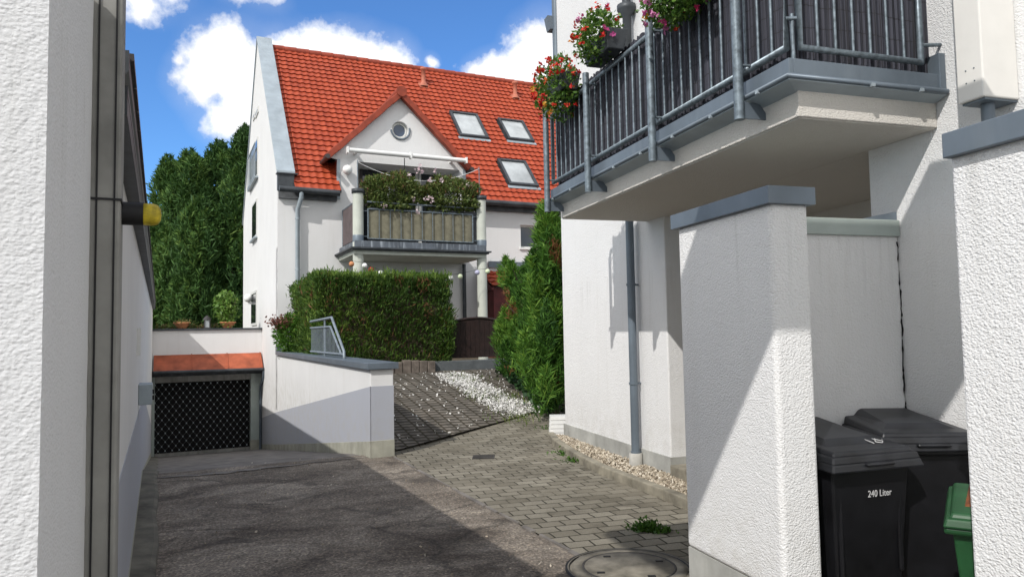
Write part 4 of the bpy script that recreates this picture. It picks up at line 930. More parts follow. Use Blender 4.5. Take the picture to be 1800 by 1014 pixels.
# string of paper lanterns under the balcony
vL = VF-PROJ-.15
lanterns = [(618, 464, 'clay'), (641, 467, 'white_paint'), (652, 474, 'redl'), (669, 480, 'white_paint'), (688, 482, 'white_paint'), (792, 488, 'white_paint'), (809, 486, 'pale_green'), (839, 479, 'lilac'), (857, 477, 'pale_green')]
M['redl'] = simple('redl', (.40, .03, .03), .6); M['pale_green'] = simple('pale_green', (.55, .62, .42), .6); M['lilac'] = simple('lilac', (.45, .45, .60), .6)
P = [H.onB(x, y, vL) for x, y, _ in lanterns]
t = thing('lantern_string', 'string of small round coloured paper lanterns hung below the house balcony', 'string of lanterns', H, (P[0][0], vL, P[0][2]))
mb = MB(); mb.tube([(p[0], vL, p[2]+.07) for p in P], .004, 5, cap=False); obj('cord', mb, M['black'], t)
for p, (_, _, c) in zip(P, lanterns): mb = MB(); mb.ball((p[0], vL, p[2]), .062, 14, 10); obj('lantern', mb, M[c], t)
# ------------------------------------------------------------------ right building (frame RB: a = across, b = along its wall)
NA = 3.82
bF = RB.onA(992.5, 700, NA)[1]; bN = RB.onA(1178, 760, NA)[1]; bC = RB.onA(1528, 330, NA)[1]
NO = 2.69
bE = RB.onA(968, 357, NO)[1]; bS = RB.onA(1387, 120, NO)[1]
print('RB', bF, bN, bC, bE, bS)
rb = thing('apartment_building', 'white rendered building on the right with a reed screened balcony', 'building', RB, (NA, 7, 0))
ZT = 7.4
zsof = 2.80
zpl = RB.onA(1085, 773, NA)[2]
mb = MB(); mb.box(NA, NA+2.2, bN, bF, -.1, ZT); obj('wall', mb, M['render_mid'], rb, bevel=.015)
mb = MB(); mb.box(NA+.001, NA+2.2, -4.0, bC, -.1, ZT); obj('near_wall', mb, M['render_mid'], rb, bevel=.01)
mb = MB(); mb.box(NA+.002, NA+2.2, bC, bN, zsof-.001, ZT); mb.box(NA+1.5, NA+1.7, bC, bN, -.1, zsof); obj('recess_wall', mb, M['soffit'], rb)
mb = MB(); mb.box(NA-.3, NA+8, -4.2, bF+.2, ZT, ZT+.25); obj('roof', mb, M['zinc_dark'], rb)
mb = MB(); mb.box(NA-.018, NA, bN-.018, bF+.018, -.1, zpl); mb.box(NA, NA+1.5, bN-.018, bN-.001, -.1, zpl); obj('plinth', mb, M['plinth_grey'], rb, bevel=.004)
mb = MB(); mb.box(NA+.02, NA+1.5, bN-1.25, bN-.03, -.1, .19); obj('entrance_step', mb, M['kerb'], rb, bevel=.01)
mb = MB(); s0 = RB.onA(1170, 818, NA-.03); mb.box(NA-.06, NA+.5, bN-.62, bN-.08, -.1, .2); obj('step_edge', mb, M['kerb'], rb, bevel=.012)
# downpipe with concrete foot; corner downpipe with hopper higher up
bd = RB.onA(1112, 600, NA-.09)[1]; pz0 = RB.onA(1120, 797, NA-.09)[2]
mb = MB(); mb.tube([(NA-.09, bd, pz0-.05), (NA-.09, bd, zsof+.05)], .047, 14)
for z in (pz0+.0, .98, 2.1): mb.tube([(NA-.09, bd, z), (NA-.09, bd, z+.025)], .056, 14); mb.tube([(NA-.05, bd, z+.012), (NA, bd, z+.012)], .01, 6)
dpp = obj('downpipe', mb, M['zinc'], rb)
mb = MB(); mb.lathe((NA-.09, bd, 0), [(.075, -.05), (.075, pz0), (.055, pz0+.004), (.05, pz0-.02)], 18); obj('concrete_foot', mb, M['concrete'], dpp)
bc = bF+.07
mb = MB(); zz = RB.onA(974, 45, NA)[2]; mb.tube([(NA+.02, bc, zz-1.2), (NA+.02, bc, zz+.1), (NA+.02, bc, ZT)], .06, 10); mb.prism([(NA-.12, bc-.02, zz+.12), (NA+.12, bc-.02, zz+.12), (NA+.08, bc-.02, zz-.08), (NA-.08, bc-.02, zz-.08)], (0, .16, 0)); obj('corner_downpipe', mb, M['zinc'], rb)
bq = RB.onA(1100, 20, NA-.1)[1]; zq = RB.onA(1100, 22, NA-.1)[2]
mb = MB(); mb.tube([(NA-.09, bq, zq-.02), (NA-.09, bq, ZT)], .05, 10); mb.lathe((NA-.09, bq, zq), [(.05, -.9), (.05, -.05), (.11, .02), (.11, .08), (.05, .09)], 14); obj('wall_downpipe', mb, M['zinc_dark'], rb)
# balcony: slab, soffit, zinc fascia with drip gutter
zfb, zft2 = 3.005, 3.115
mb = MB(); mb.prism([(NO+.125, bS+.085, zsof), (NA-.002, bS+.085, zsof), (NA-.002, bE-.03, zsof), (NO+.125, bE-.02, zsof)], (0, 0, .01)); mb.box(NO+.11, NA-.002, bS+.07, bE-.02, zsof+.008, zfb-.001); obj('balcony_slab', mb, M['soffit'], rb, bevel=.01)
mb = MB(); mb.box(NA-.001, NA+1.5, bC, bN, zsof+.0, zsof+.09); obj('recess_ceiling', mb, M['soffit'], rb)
mb = MB(); mb.box(NO, NO+.03, bS, bE, zfb, zft2); mb.box(NO+.03, NA-.03, bS, bS+.03, zfb, zft2); mb.box(NO+.03, NA-.003, bE-.03, bE, zfb, zft2)
mb.box(NA-.05, NA-.003, bS-.012, bS+.30, zfb-.01, zft2+.13); fa = obj('fascia', mb, M['zinc'], rb, bevel=.004)
mb = MB(); mb.tube([(NO-.02, bE+.02, zfb), (NO-.02, bS-.02, zfb), (NA-.01, bS-.02, zfb)], .016, 8)
obj('drip_bead', mb, M['zinc'], fa)
mb = MB(); mb.prism([(NO-.015, bE, zfb-.01), (NO-.015, bS-.015, zfb-.01), (NA-.01, bS-.015, zfb-.01), (NA-.01, bS+.10, zfb-.045), (NO+.12, bS+.10, zfb-.045), (NO+.12, bE, zfb-.045)], (0, 0, -.012)); obj('drip_gutter', mb, M['zinc_pale'], fa)
mb = MB()
for i in range(8):
    b = bS+.25+i*(bE-bS-.4)/7; mb = MB(); mb.box(NO-.040, NO+.0, b-.012, b+.012, zfb-.022, zfb-.002); obj('gutter_clip', mb, M['zinc_pale'], fa)
for a in (NO+.55, NA-.22): mb = MB(); mb.box(a-.012, a+.012, bS-.040, bS+.0, zfb-.022, zfb-.002); obj('gutter_clip', mb, M['zinc_pale'], fa)
# posts on brackets
NP = 2.615; zpb_ = RB.onA(1033, 343, NP)[2]; zpt_ = RB.onA(1029, 130, NP)[2]
zpt2 = RB.onA(1141, 30, NP)[2]
print('post z', zpb_, zpt_, zpt2, RB.onA(1147, 288, NP)[2], RB.onA(1300, 208, NP)[2])
zpb_ = 2.86; zpt_ = (zpt_+zpt2)/2
posts = [RB.onA(x, y, NP)[1] for x, y in ((961, 300), (1032, 240), (1145, 200), (1297, 130))]
for b in posts:
    mb = MB(); mb.tube([(NP, b, zpb_), (NP, b, zpt_)], .031, 14); p_ = obj('balcony_post', mb, M['galv'], rb)
    mb = MB(); mb.prism([(NP+.03, b-.006, zpb_+.01), (NP+.03, b-.006, zpb_+.11), (NP+.14, b-.006, zpb_+.11), (NP+.22, b-.006, zpb_+.01)], (0, .012, 0)); mb.box(NP+.20, NP+.26, b-.05, b+.05, zpb_-.01, zpb_+.12); obj('bracket', mb, M['zinc'], p_)
    for z in (3.20, zpt_-.10): mb = MB(); mb.tube([(NP, b, z), (NP+.10, b-.02, z-.005)], .009, 6); obj('tie', mb, M['galv'], p_)
NRl = 2.715; zr0, zr1 = RB.onA(1390, 82, NRl)[2], zpt_-.05
print('rail', zr0, RB.onA(964, 328, NRl)[2], zr1)
zr0 = 3.19
segs = list(zip([bE-.02]+posts[1:3], posts[1:3]+[bS+.05])) if False else [(bE-.03, bS+.045)]
ends = [bE-.03, (posts[1]+posts[2])/2+0.0, bS+.045]
ends = [bE-.03, bS+.045]
rail = MB()
rail.tube([(NRl, bE-.03, zr1), (NRl, bE-.03, zr0), (NRl, bS+.045, zr0), (NRl, bS+.045, zr1), (NRl, bE-.03, zr1)], .022, 10)
ra = obj('balcony_railing', rail, M['galv'], rb)
nb = 30
for i in range(1, nb):
    b = bE-.03+(bS+.045-bE+.03)*i/nb; mb = MB(); mb.tube([(NRl, b, zr0), (NRl, b, zr1)], .0095, 6, cap=False); obj('bar', mb, M['galv'], ra)
fr0, fr1, bfr = NRl+.07, NA-.16, bS+.02
mb = MB(); mb.tube([(fr0, bfr, zr1), (fr0, bfr, zr0), (fr1, bfr, zr0-.005), (fr1, bfr, zr1), (fr0, bfr, zr1)], .023, 10); mb.tube([(NRl, bS+.045, zr0+.17), (fr0, bfr, zr0+.17)], .012, 6); mb.tube([(fr1, bfr, zr0+.1), (NA, bfr, zr0+.12)], .012, 6); mb.tube([(NRl+.04, bfr+.02, zft2-.02), (NRl+.04, bfr+.02, zr0+.2)], .013, 6)
rf2 = obj('front_railing', mb, M['galv'], rb)
for i in range(1, 7):
    a = fr0+(fr1-fr0)*i/7; mb = MB(); mb.tube([(a, bfr, zr0), (a, bfr, zr1)], .0095, 6, cap=False); obj('bar', mb, M['galv'], rf2)
# reed screen tied behind the bars
mb = MB(); n_ = 220
pts = [(NRl+.045+.006*math.sin(i*1.9)+.004*math.sin(i*.7), bE-.06-(bE-bS-.16)*i/n_) for i in range(n_+1)] 
e0 = pts[-1]
pts += [(NRl+.10+(NA-.03-NRl-.10)*i/70, bS+.075+.005*math.sin(i*2.1)) for i in range(71)]
zb4 = 3.13; m_ = len(pts)
vs2 = [(p[0], p[1], zb4+.012*math.sin(i*12.9)) for i, p in enumerate(pts)] + [(p[0], p[1], zr1+.10+.01*math.sin(i*7.7)) for i, p in enumerate(pts)]
mb.add(vs2, [(i, i+1, m_+i+1, m_+i) for i in range(m_-1)]); sc = obj('reed_screen', mb, M['reed'], rb)
so = sc.modifiers.new('solid', 'SOLIDIFY'); so.thickness = .012
mb = MB(); mb.box(NA-.9, NA+.02, bS+.6, bS+.7, 3.1, 3.11); 
mb = MB(); mb.box(NO+.04, NA-.003, bS+.04, bE-.04, zfb, 3.06); obj('balcony_floor', mb, M['concrete'], rb)
# added slab out of view, sized so its shade band falls on the near walls
cs = 4.2; kz = cs/-L[2]
pr = np.array([np.dot(L, RB.a), np.dot(L, RB.b)])*kz
mb = MB(); mb.box(2.35-pr[0], 5.87-pr[0], 4.26-pr[1], 5.32-pr[1], cs, cs+.12); mb.tube([(5.9-pr[0], 4.8-pr[1], cs+.06), (NA+.1, 4.8-pr[1], cs+.06)], .02, 8); obj('unseen_shade_slab', mb, M['zinc_dark'], rb)
print('canopy', 2.35-pr[0], 4.26-pr[1], 5.32-pr[1])
# duct box with pipe on the near wall
a0 = 3.565; bb0 = RB.onA(1726, 100, a0)[1]; bb1 = bb0+.16; zbx = RB.onA(1726, 170, a0)[2]
mb = MB(); mb.box(a0, NA-.002, bb0, bb1, zbx, zbx+1.6); dx = obj('duct_box', mb, M['white_plastic'], rb, bevel=.008)
mb = MB()
for z in (.10, .17):
    for b in (.05, .10): mb = MB(); mb.tube([(a0-.003, bb0+b, zbx+z), (a0+.01, bb0+b, zbx+z)], .004, 8); obj('screw', mb, M['galv'], dx)
mb = MB(); mb.box(a0+.02, NA-.004, bb0+.012, bb1-.012, zbx-.012, zbx-.001); mb.tube([(a0+.12, bb0+.08, zbx-1.5), (a0+.12, bb0+.08, zbx+.02)], .035, 14); obj('duct_pipe', mb, M['zinc'], dx)
# ------------------------------------------------------------------ bin enclosure walls
p0 = RB.onB(1359, 350, 3.10); 
nl, ncap = 2.335, 2.30
bp0, bp1 = 3.10, 4.02; tw = .235
be = thing('bin_enclosure', 'white wall pier with slate blue cap beside the black bins', 'wall', RB, (2.45, 3.5, 0))
mb = MB(); mb.box(nl, nl+tw, bp0, bp1, .27, 2.235); obj('pier', mb, M['render_near'], be, bevel=.028)
mb = MB(); mb.box(nl+.006, nl+tw-.006, bp0+.006, bp1-.006, -.1, .27); obj('plinth', mb, M['plinth_grey'], be)
mb = MB(); mb.box(nl-.03, nl+tw+.022, bp0-.03, bp1+.03, 2.225, 2.315); mb.box(nl+.002, nl+tw+.05-.03, bp0+.0, bp1, 2.315, 2.318); obj('cap', mb, M['zinc'], be, bevel=.004)
bk = RB.onA(1574, 400, NA)[1]-.02
zbk = RB.onB(1500, 385, bk)[2]; zbk0 = RB.onB(1500, 414, bk)[2]
mb = MB(); mb.box(nl+tw, NA-.006, bk+.005, bk+.2, -.05, zbk0+.01); obj('back_wall', mb, M['render_mid'], be)
mb = MB(); mb.box(nl+tw, NA-.004, bk-.02, bk+.22, zbk0, zbk); cpb = obj('back_cap', mb, M['cap_green'], be, bevel=.004)
mb = MB(); mb.prism([(NA-.30, bk+.0, zbk+.001), (NA-.005, bk+.0, zbk+.001), (NA-.005, bk+.0, zbk+.06)], (0, .2, 0)); obj('wedge_flashing', mb, M['zinc'], cpb)
mb = MB(); rnd = random.Random(5); z = 0.55; pts = []; rads = []; off = 0
while z < zbk0-.01:
    off = max(-.010, min(.004, off+rnd.uniform(-.006, .006))); pts.append((NA-.006+off, bk+.002-abs(off)*.3, z)); rads.append(rnd.choice((.0012, .002, .003, .0045, .006)) if rnd.random() < .85 else .0004); z += rnd.uniform(.008, .035)
mb.tube(pts, rads, 5)
mb.box(NA-.03, NA-.001, bk+.045, bk+.06, 0, zbk0); obj('joint_crack', mb, M['void'], be)
fe = thing('gateway_wall', 'coarse white wall with a slate blue cap at the right edge of the picture', 'wall', RB, (2.5, 1, 0))
bn = RB.onA(1675, 350, 2.40)[1]
mb = MB(); mb.box(2.40, 2.40+.26, -2.0, bn, -.1, 2.235); fw_ = obj('wall', mb, M['render_near'], fe, bevel=.012)
bcp = RB.onA(1656, 270, 2.365)[1]
mb = MB(); mb.box(2.365, 2.40+.29, -2.05, bcp, 2.225, 2.32); obj('cap', mb, M['zinc'], fe, bevel=.004)
print('enclosure', bk, zbk, bn, bcp)
# ------------------------------------------------------------------ wheelie bins
def tapered(mb, a0, a1, b0, b1, z0, z1, k):
    """box narrowing to the ground by k on each side"""
    vs = [(a0+k, b0+k, z0), (a1-k, b0+k, z0), (a1-k, b1-k*.3, z0), (a0+k, b1-k*.3, z0), (a0, b0, z1), (a1, b0, z1), (a1, b1, z1), (a0, b1, z1)]
    return mb.add(vs, [(0, 3, 2, 1), (4, 5, 6, 7), (0, 1, 5, 4), (1, 2, 6, 5), (2, 3, 7, 6), (3, 0, 4, 7)])
def bin_(pos, rot, w, d, h, bm_, lm_, label, lid_tilt=.0, panel=None, name='wheelie_bin', group=None):
    """local frame: front towards -b"""
    fr = Frame(-(rot+RB.rot)); 
    fr_world = RB.world((pos[0], pos[1], 0)); base = fr.loc(fr_world); a, b = base[0], base[1]
    t = thing(name, label, 'wheelie bin', fr, (a, b, 0), group)
    x0, x1, y0, y1 = a-w/2, a+w/2, b-d/2, b+d/2; hb = h*.87
    mb = MB(); tapered(mb, x0+.03, x1-.03, y0+.04, y1-.05, .05, hb-.03, .055); mb.box(x0, x1, y0+.005, y1-.02, hb-.045, hb-.012)
    for s in (-1, 1): mb.box(a+s*(w/2-.09)-.012, a+s*(w/2-.09)+.012, y0+.052, y0+.075, .3, hb-.05)
    body = obj('body', mb, bm_, t, bevel=.02)
    # lid: flat rim, shelf, sloping raised panel
    mb = MB(); zt = hb; up = h-hb
    def slab(i, za, zb, zc, zd):
        """frustum ring: inset i; heights front/back low and high"""
        vs = [(x0-.015+i, y0-.02+i, za), (x1+.015-i, y0-.02+i, za), (x1+.015-i, y1-i, zb), (x0-.015+i, y1-i, zb), (x0-.015+i+.012, y0-.02+i+.012, zc), (x1+.015-i-.012, y0-.02+i+.012, zc), (x1+.015-i-.012, y1-i-.012, zd), (x0-.015+i+.012, y1-i-.012, zd)]
        mb.add(vs, [(0, 3, 2, 1), (4, 5, 6, 7), (0, 1, 5, 4), (1, 2, 6, 5), (2, 3, 7, 6), (3, 0, 4, 7)])
    slab(0, zt-.055, zt-.01, zt-.012, zt+.03); lidmb = mb
    if panel: mb = MB()
    slab(.012, zt-.016, zt+.026, zt+.022, zt+.07); slab(.035, zt+.018, zt+.066, zt+.045, zt+up-.02)
    lidmb = mb
    if panel: mb = MB()
    vs = [(x0+.06, y0+.10, zt+.045), (x1-.06, y0+.10, zt+.045), (x1-.09, y1-.06, zt+up-.025), (x0+.09, y1-.06, zt+up-.025), (x0+.13, y0+.20, zt+.085), (x1-.13, y0+.20, zt+.085), (x1-.14, y1-.13, zt+up+.012), (x0+.14, y1-.13, zt+up+.012)]
    mb.add(vs, [(0, 3, 2, 1), (4, 5, 6, 7), (0, 1, 5, 4), (1, 2, 6, 5), (2, 3, 7, 6), (3, 0, 4, 7)])
    if panel: obj('lid_panel', mb, panel, t, bevel=.009)
    mb = lidmb; mb.box(a-.09, a+.09, y0-.035, y0+.01, zt-.03, zt-.012)
    lid = obj('lid', mb, lm_, t, bevel=.009)
    if lid_tilt:
        piv = Matrix.Translation(Vector((0, d/2, hb))); lid.matrix_local = piv @ Matrix.Rotation(-lid_tilt, 4, 'X') @ piv.inverted()
    mb = MB(); mb.tube([(x0+.06, y1-.02, hb-.02), (x0+.06, y1+.05, hb+.01), (x1-.06, y1+.05, hb+.01), (x1-.06, y1-.02, hb-.02)], .015, 8); obj('handle', mb, bm_, t)
    for s in (-1, 1):
        mb = MB(); xw = a+s*(w/2-.03); mb.lathe((xw-.025, y1-.06, .10), [(.001, 0), (.06, .002), (.10, .0), (.10, .05), (.06, .048), (.001, .05)], 18, 'a'); obj('wheel', mb, M['black'], t)
    return t, fr, (x0, x1, y0, y1, hb, a, b)
GB = RB.onZ(1657, 900, .80); print('green', GB)
t1, f1, B1 = bin_((2.905, 3.44), R_(1.5), .57, .72, 1.045, M['bin_black'], M['bin_lid'], 'black wheelie bin marked 240 Liter on its front, with 18 chalked on the lid')
def text_obj(txt, size, fr, org, parent, name, mat, mtx):
    cu = bpy.data.curves.new(name, 'FONT'); cu.body = txt; cu.size = size; cu.extrude = .0008; cu.align_x = 'CENTER'; cu.align_y = 'CENTER'; cu.space_character = 1.02
    tmp = bpy.data.objects.new('tmp', cu); COL.objects.link(tmp); dg = bpy.context.evaluated_depsgraph_get(); me = bpy.data.meshes.new_from_object(tmp.evaluated_get(dg))
    bpy.data.objects.remove(tmp); me.materials.clear(); me.materials.append(mat)
    o = bpy.data.objects.new(name, me); COL.objects.link(o); o.parent = parent; o.matrix_local = mtx; return o
# '240 Liter' lies on the sloping front
x0, x1, y0, y1, hb, a, b = B1
zt_ = .72; fr_y = (y0+.04)-b + .055*(1-(zt_-.05)/(hb-.08))
text_obj('240 Liter', .050, f1, None, t1, 'printed_capacity', M['label_white'], Matrix.Translation(Vector((.055, fr_y-.0035, zt_))) @ Matrix.Rotation(R_(90+4), 4, 'X') @ Matrix.Scale(.84, 4, (1, 0, 0)))
# chalked 18 on the lid (tube strokes following the lid slope)
mb = MB(); up = 1.045-hb
def lidz(y): # height of the lid's sloping panel at y (from front edge)
    return hb+.045+(y-.015)/(.72-.05)*(up-.06)+.004
cx, cy = x0+.40, y0+.14
def stroke(pts): mb.tube([(cx+p[0], cy+p[1], lidz(cy+p[1]-y0)+.004) for p in pts], .0035, 5)
stroke([(-.045, .035), (-.02, .075), (-.028, .0), (-.036, -.045)])
stroke([(.055, .06), (.02, .075), (.005, .05), (.035, .02), (.05, -.02), (.02, -.045), (-.002, -.025), (.02, .005), (.055, .04), (.055, .06)])
obj('chalked_number', mb, M['chalk'], t1)
bin_((3.50, 3.50), R_(-20), .56, .70, 1.06, M['bin_black'], M['bin_lid'], 'black wheelie bin turned askew in the corner behind the numbered one', lid_tilt=R_(3))
bin_((GB[0]+.353, GB[1]-.017), R_(-50), .48, .52, .865, M['bin_green'], M['bin_green'], 'small green bin with an orange brown lid panel half hidden by the near right wall', panel=M['bin_brown'], name='small_bin')
# ------------------------------------------------------------------ flower boxes on the railing
def flowerbox(px, py, bspan, n, label, pot=True, drop=.25, cols=('fl_red', 'fl_pink'), nfl=26, depth=.24, up=.24, side=.24):
    c = RB.onA(px, py, NRl-.10); b = c[1]; z = c[2]
    t = thing('flower_box', label, 'flower box', RB, (c[0], b, z-.2), 'flower boxes hung on the balcony railing')
    zt_ = zr1+.20
    mb = MB(); w0, w1 = .075, .105
    mb.add([(c[0]-w0, b-bspan+.03, zt_-.17), (c[0]+w0, b-bspan+.03, zt_-.17), (c[0]+w0, b+bspan-.03, zt_-.17), (c[0]-w0, b+bspan-.03, zt_-.17), (c[0]-w1, b-bspan, zt_), (c[0]+w1, b-bspan, zt_), (c[0]+w1, b+bspan, zt_), (c[0]-w1, b+bspan, zt_)], [(0, 3, 2, 1), (0, 1, 5, 4), (1, 2, 6, 5), (2, 3, 7, 6), (3, 0, 4, 7), (4, 5, 6, 7)])
    obj('box', mb, M['zinc_dark'], t, bevel=.008)
    d = unit(RNG.normal(size=(n, 3))); r = .45+.6*RNG.random((n, 1))**.7; lump = 1+.22*fbm3(d*2.4+b*3, 1.8)[:, None]
    cc = np.array([c[0]-.06, b, z]); C = cc+d*np.array([depth, side, up])*r*lump
    quads_obj('foliage', leafquads(C, d+np.array([0, 0, .2]), .036, .026, .9), RNG.random(n), M['leaf_pot'], t)
    for cn, k in zip(cols, (nfl, nfl//3)):
        dd = unit(RNG.normal(size=(k, 3))+np.array([-.5, -.2, .25])); ce = cc+dd*np.array([depth, side, up])*1.10
        for q in range(k):
            cq = np.repeat(ce[q:q+1], 9, 0)+RNG.normal(0, .012, (9, 3))
            quads_obj('flower', leafquads(cq, RNG.normal(size=cq.shape), .034, .026, .2), np.full(9, RNG.random()), M[cn], t)
    return t
flowerbox(990, 158, .22, 1900, 'far flower box with trailing red blossoms near the end of the balcony', cols=('fl_red', 'fl_red'), nfl=46, depth=.22, up=.30, side=.30)
flowerbox(1062, 66, .26, 1700, 'middle flower box with bright green leaves and red and pink flowers at its left end', nfl=16, depth=.19, up=.22, side=.26)
flowerbox(1202, -4, .28, 1900, 'nearest flower box with pink and red flowers cut by the top of the picture', cols=('fl_pink', 'fl_red'), nfl=34, depth=.18, up=.17, side=.34)
# ------------------------------------------------------------------ white board leaning at the building corner, weeds
wp = W.loc(RB.world((3.74, bF+.35, 0)))
lx0 = W.onB(966, 770, wp[1]+.0); 
t = thing('white_planter', 'low white slatted planter box standing behind the corner of the white building', 'planter', W, (wp[0]-.02, wp[1], .0))
px0, px1 = W.onB(966, 770, wp[1])[0], W.onB(996, 770, wp[1])[0]; pzt = W.onB(980, 732, wp[1])[2]; pzb = .02
mb = MB()
for i in range(5): mb.prism([(px0-.00+.02*(i/5), wp[1], pzb+(pzt-pzb)*i/5+.006), (px1+.1, wp[1], pzb+(pzt-pzb)*i/5+.006), (px1+.1, wp[1], pzb+(pzt-pzb)*(i+1)/5), (px0+.02*((i+1)/5), wp[1], pzb+(pzt-pzb)*(i+1)/5)], (0, .30, 0))
obj('box', mb, M['white_paint'], t, bevel=.004)
mb = MB(); mb.box(px0+.03, px1+.08, wp[1]+.01, wp[1]+.29, pzb+.05, pzt-.004); obj('soil', mb, M['soil'], t)
# ------------------------------------------------------------------ hedges, conifers, trees
def hedge_shell(n, boxes, lump=.09, top_bias=.3):
    """points in the outer skin of a set of clipped boxes ((a0,a1,b0,b1,z0,z1), weight) with outward normals"""
    C, A = [], []
    wts = np.array([w for _, w in boxes], float); wts /= wts.sum()
    for (a0, a1, b0, b1, z0, z1), w in zip([b for b, _ in boxes], wts):
        k = int(n*w); s = np.array([a1-a0, b1-b0, z1-z0])
        ar = np.array([s[1]*s[2], s[1]*s[2], s[0]*s[2], s[0]*s[2], s[0]*s[1]]); f = RNG.choice(5, k, p=ar/ar.sum())
        p = RNG.random((k, 3)); nr = np.zeros((k, 3))
        for i, (ax, val) in enumerate(((0, 0), (0, 1), (1, 0), (1, 1), (2, 1))):
            m = f == i; p[m, ax] = val; nr[m, ax] = 1 if val else -1
        P = np.array([a0, b0, z0])+p*s
        depth = -np.abs(RNG.normal(0, .13, k)) + lump*fbm3(P, 2.2) + .06*fbm3(P, 6.0) + .04*fbm3(P, 13.0) + (RNG.random(k) < .05)*RNG.random(k)*.12
        C.append(P+nr*depth[:, None]); A.append(nr)
    return np.vstack(C), np.vstack(A)
VH = 14.55; uH0 = 2.58
uH1 = H.onB(797, 560, VH)[0]; zH = H.onB(690, 486, VH)[2]; zHb = .98
print('hedge', uH1, zH)
t = thing('clipped_hedge', 'broad clipped conifer hedge with brown patches in front of the house', 'hedge', H, (4.2, VH+.4, .9))
C, A = hedge_shell(46000, [((uH0, uH1, VH, VH+.9, zHb, zH), 1.0), ((uH0, uH0+.95, VH+.9, VF-.35, zHb+.05, zH-.02), .5)], .10)
tint = np.clip(.42+.2*fbm3(C, 1.6)+.2*RNG.normal(size=len(C)), 0, .89)
br = fbm3(C+7, 1.9) > .95; tint[br & (RNG.random(len(C)) < .6)] = .95+.05*RNG.random((br & (RNG.random(len(C)) < 0)).sum() or 1)[0]
tint[RNG.random(len(C)) < .02] = .97
for (bx, by, br_) in ((547, 520, .13), (536, 560, .11), (528, 505, .09), (745, 498, .12), (700, 492, .10), (752, 545, .10), (690, 600, .09), (640, 560, .08), (580, 530, .08)):
    c9 = H.onB(bx, by, VH) if bx > 560 else H.onA(bx, by, uH0); d9 = np.linalg.norm((C-c9)/np.array([1, 1, 1.5]), axis=1); tint[(d9 < br_*1.25) & (RNG.random(len(C)) < .45)] = .955+.045*RNG.random()
quads_obj('foliage', leafquads(C, A*.8+np.array([0, 0, .9]), .12, .022, .6), tint, M['thuja'], t)
mb = MB(); mb.box(uH0+.18, uH1-.18, VH+.2, VH+.7, .9, zH-.22); mb.box(uH0+.2, uH0+.75, VH+.7, VF-.4, .9, zH-.22); obj('twigs', mb, M['bark'], t)
k = 2600; a = RNG.uniform(uH0, uH1, k); C = np.column_stack([a, RNG.uniform(VH-.02, VH+.9, k), zH+np.abs(RNG.normal(0, .055, k))])
quads_obj('top_shoots', leafquads(C, np.tile([0, 0, 1.], (k, 1)), .14, .022, .3), RNG.uniform(.4, .9, k), M['thuja'], t)
# reddish shrub and small spruce at the hedge's left end
p = H.onA(502, 590, UG+.25)
q_ = H.onB(500, 588, VF-1.0)
t = thing('small_conifer', 'small bluish green conifer bush at the left end of the hedge above the ramp wall', 'bush', H, (q_[0]+.1, VF-1.0, zcp))
k = 2600; d = unit(RNG.normal(size=(k, 3))); C = np.array([q_[0]+.18, VF-1.0, zcp+.42])+d*np.array([.42, .5, .48])*(.5+.55*RNG.random((k, 1)))
quads_obj('foliage', leafquads(C, d+np.array([0, 0, .5]), .12, .03, .6), .3+.5*RNG.random(k), M['thuja_bright'], t)
mb = MB(); mb.tube([(q_[0]+.18, VF-1.0, zcp-.1), (q_[0]+.18, VF-1.0, zcp+.6)], .03, 6); obj('stem', mb, M['bark'], t)
k = 500; q2 = H.onB(494, 566, VF-1.1); C = q2+RNG.normal(0, 1, (k, 3))*np.array([.13, .13, .07])
M['leaf_wine'] = tinted('leaf_wine', [(0, (.10, .03, .03)), (1, (.30, .14, .10))], .6, .3)
t = thing('red_leaved_sprig', 'sprig of wine red leaves overhanging the wall at the left end of the hedge', 'plant', H, (q2[0]+.1, VF-1.1, zcp))
quads_obj('leaves', leafquads(C, RNG.normal(size=(k, 3)), .07, .04, .8), RNG.random(k), M['leaf_wine'], t)
mb = MB(); mb.tube([(q2[0]+.25, VF-1.05, zcp), (q2[0]+.1, VF-1.1, q2[2]), (q2[0]-.1, VF-1.1, q2[2]+.05)], .012, 5); obj('stem', mb, M['bark'], t)
# palisade edging and kerb wall under hedge and gate
ua, ub_ = 2.75, H.onB(765, 650, 14.46)[0]
t = thing('palisade_edging', 'row of brownish concrete palisade stones holding back the hedge bed', 'edging', H, ((ua+ub_)/2, 14.4, .6))
k = int((ub_-ua)/.165)
for i in range(k):
    a = ua+(ub_-ua)*i/k; mb = MB(); mb.box(a, a+(ub_-ua)/k-.012, 14.40+.006*(i % 3), 14.54, .5, 1.02+.012*((i*7) % 4)); obj('palisade_stone', mb, M['palisade'], t, bevel=.012)
g0, g1 = H.onB(793, 600, 14.75)[0], H.onB(885, 600, 14.75)[0]
mb = MB(); mb.box(ub_+.02, g1+.6, 14.50, 14.74, .4, H.onB(830, 633, 14.5)[2]); obj('garden_step', mb, M['dark_conc'], fr=H, label='dark concrete step wall under the garden gate', cat='step', bevel=.01)
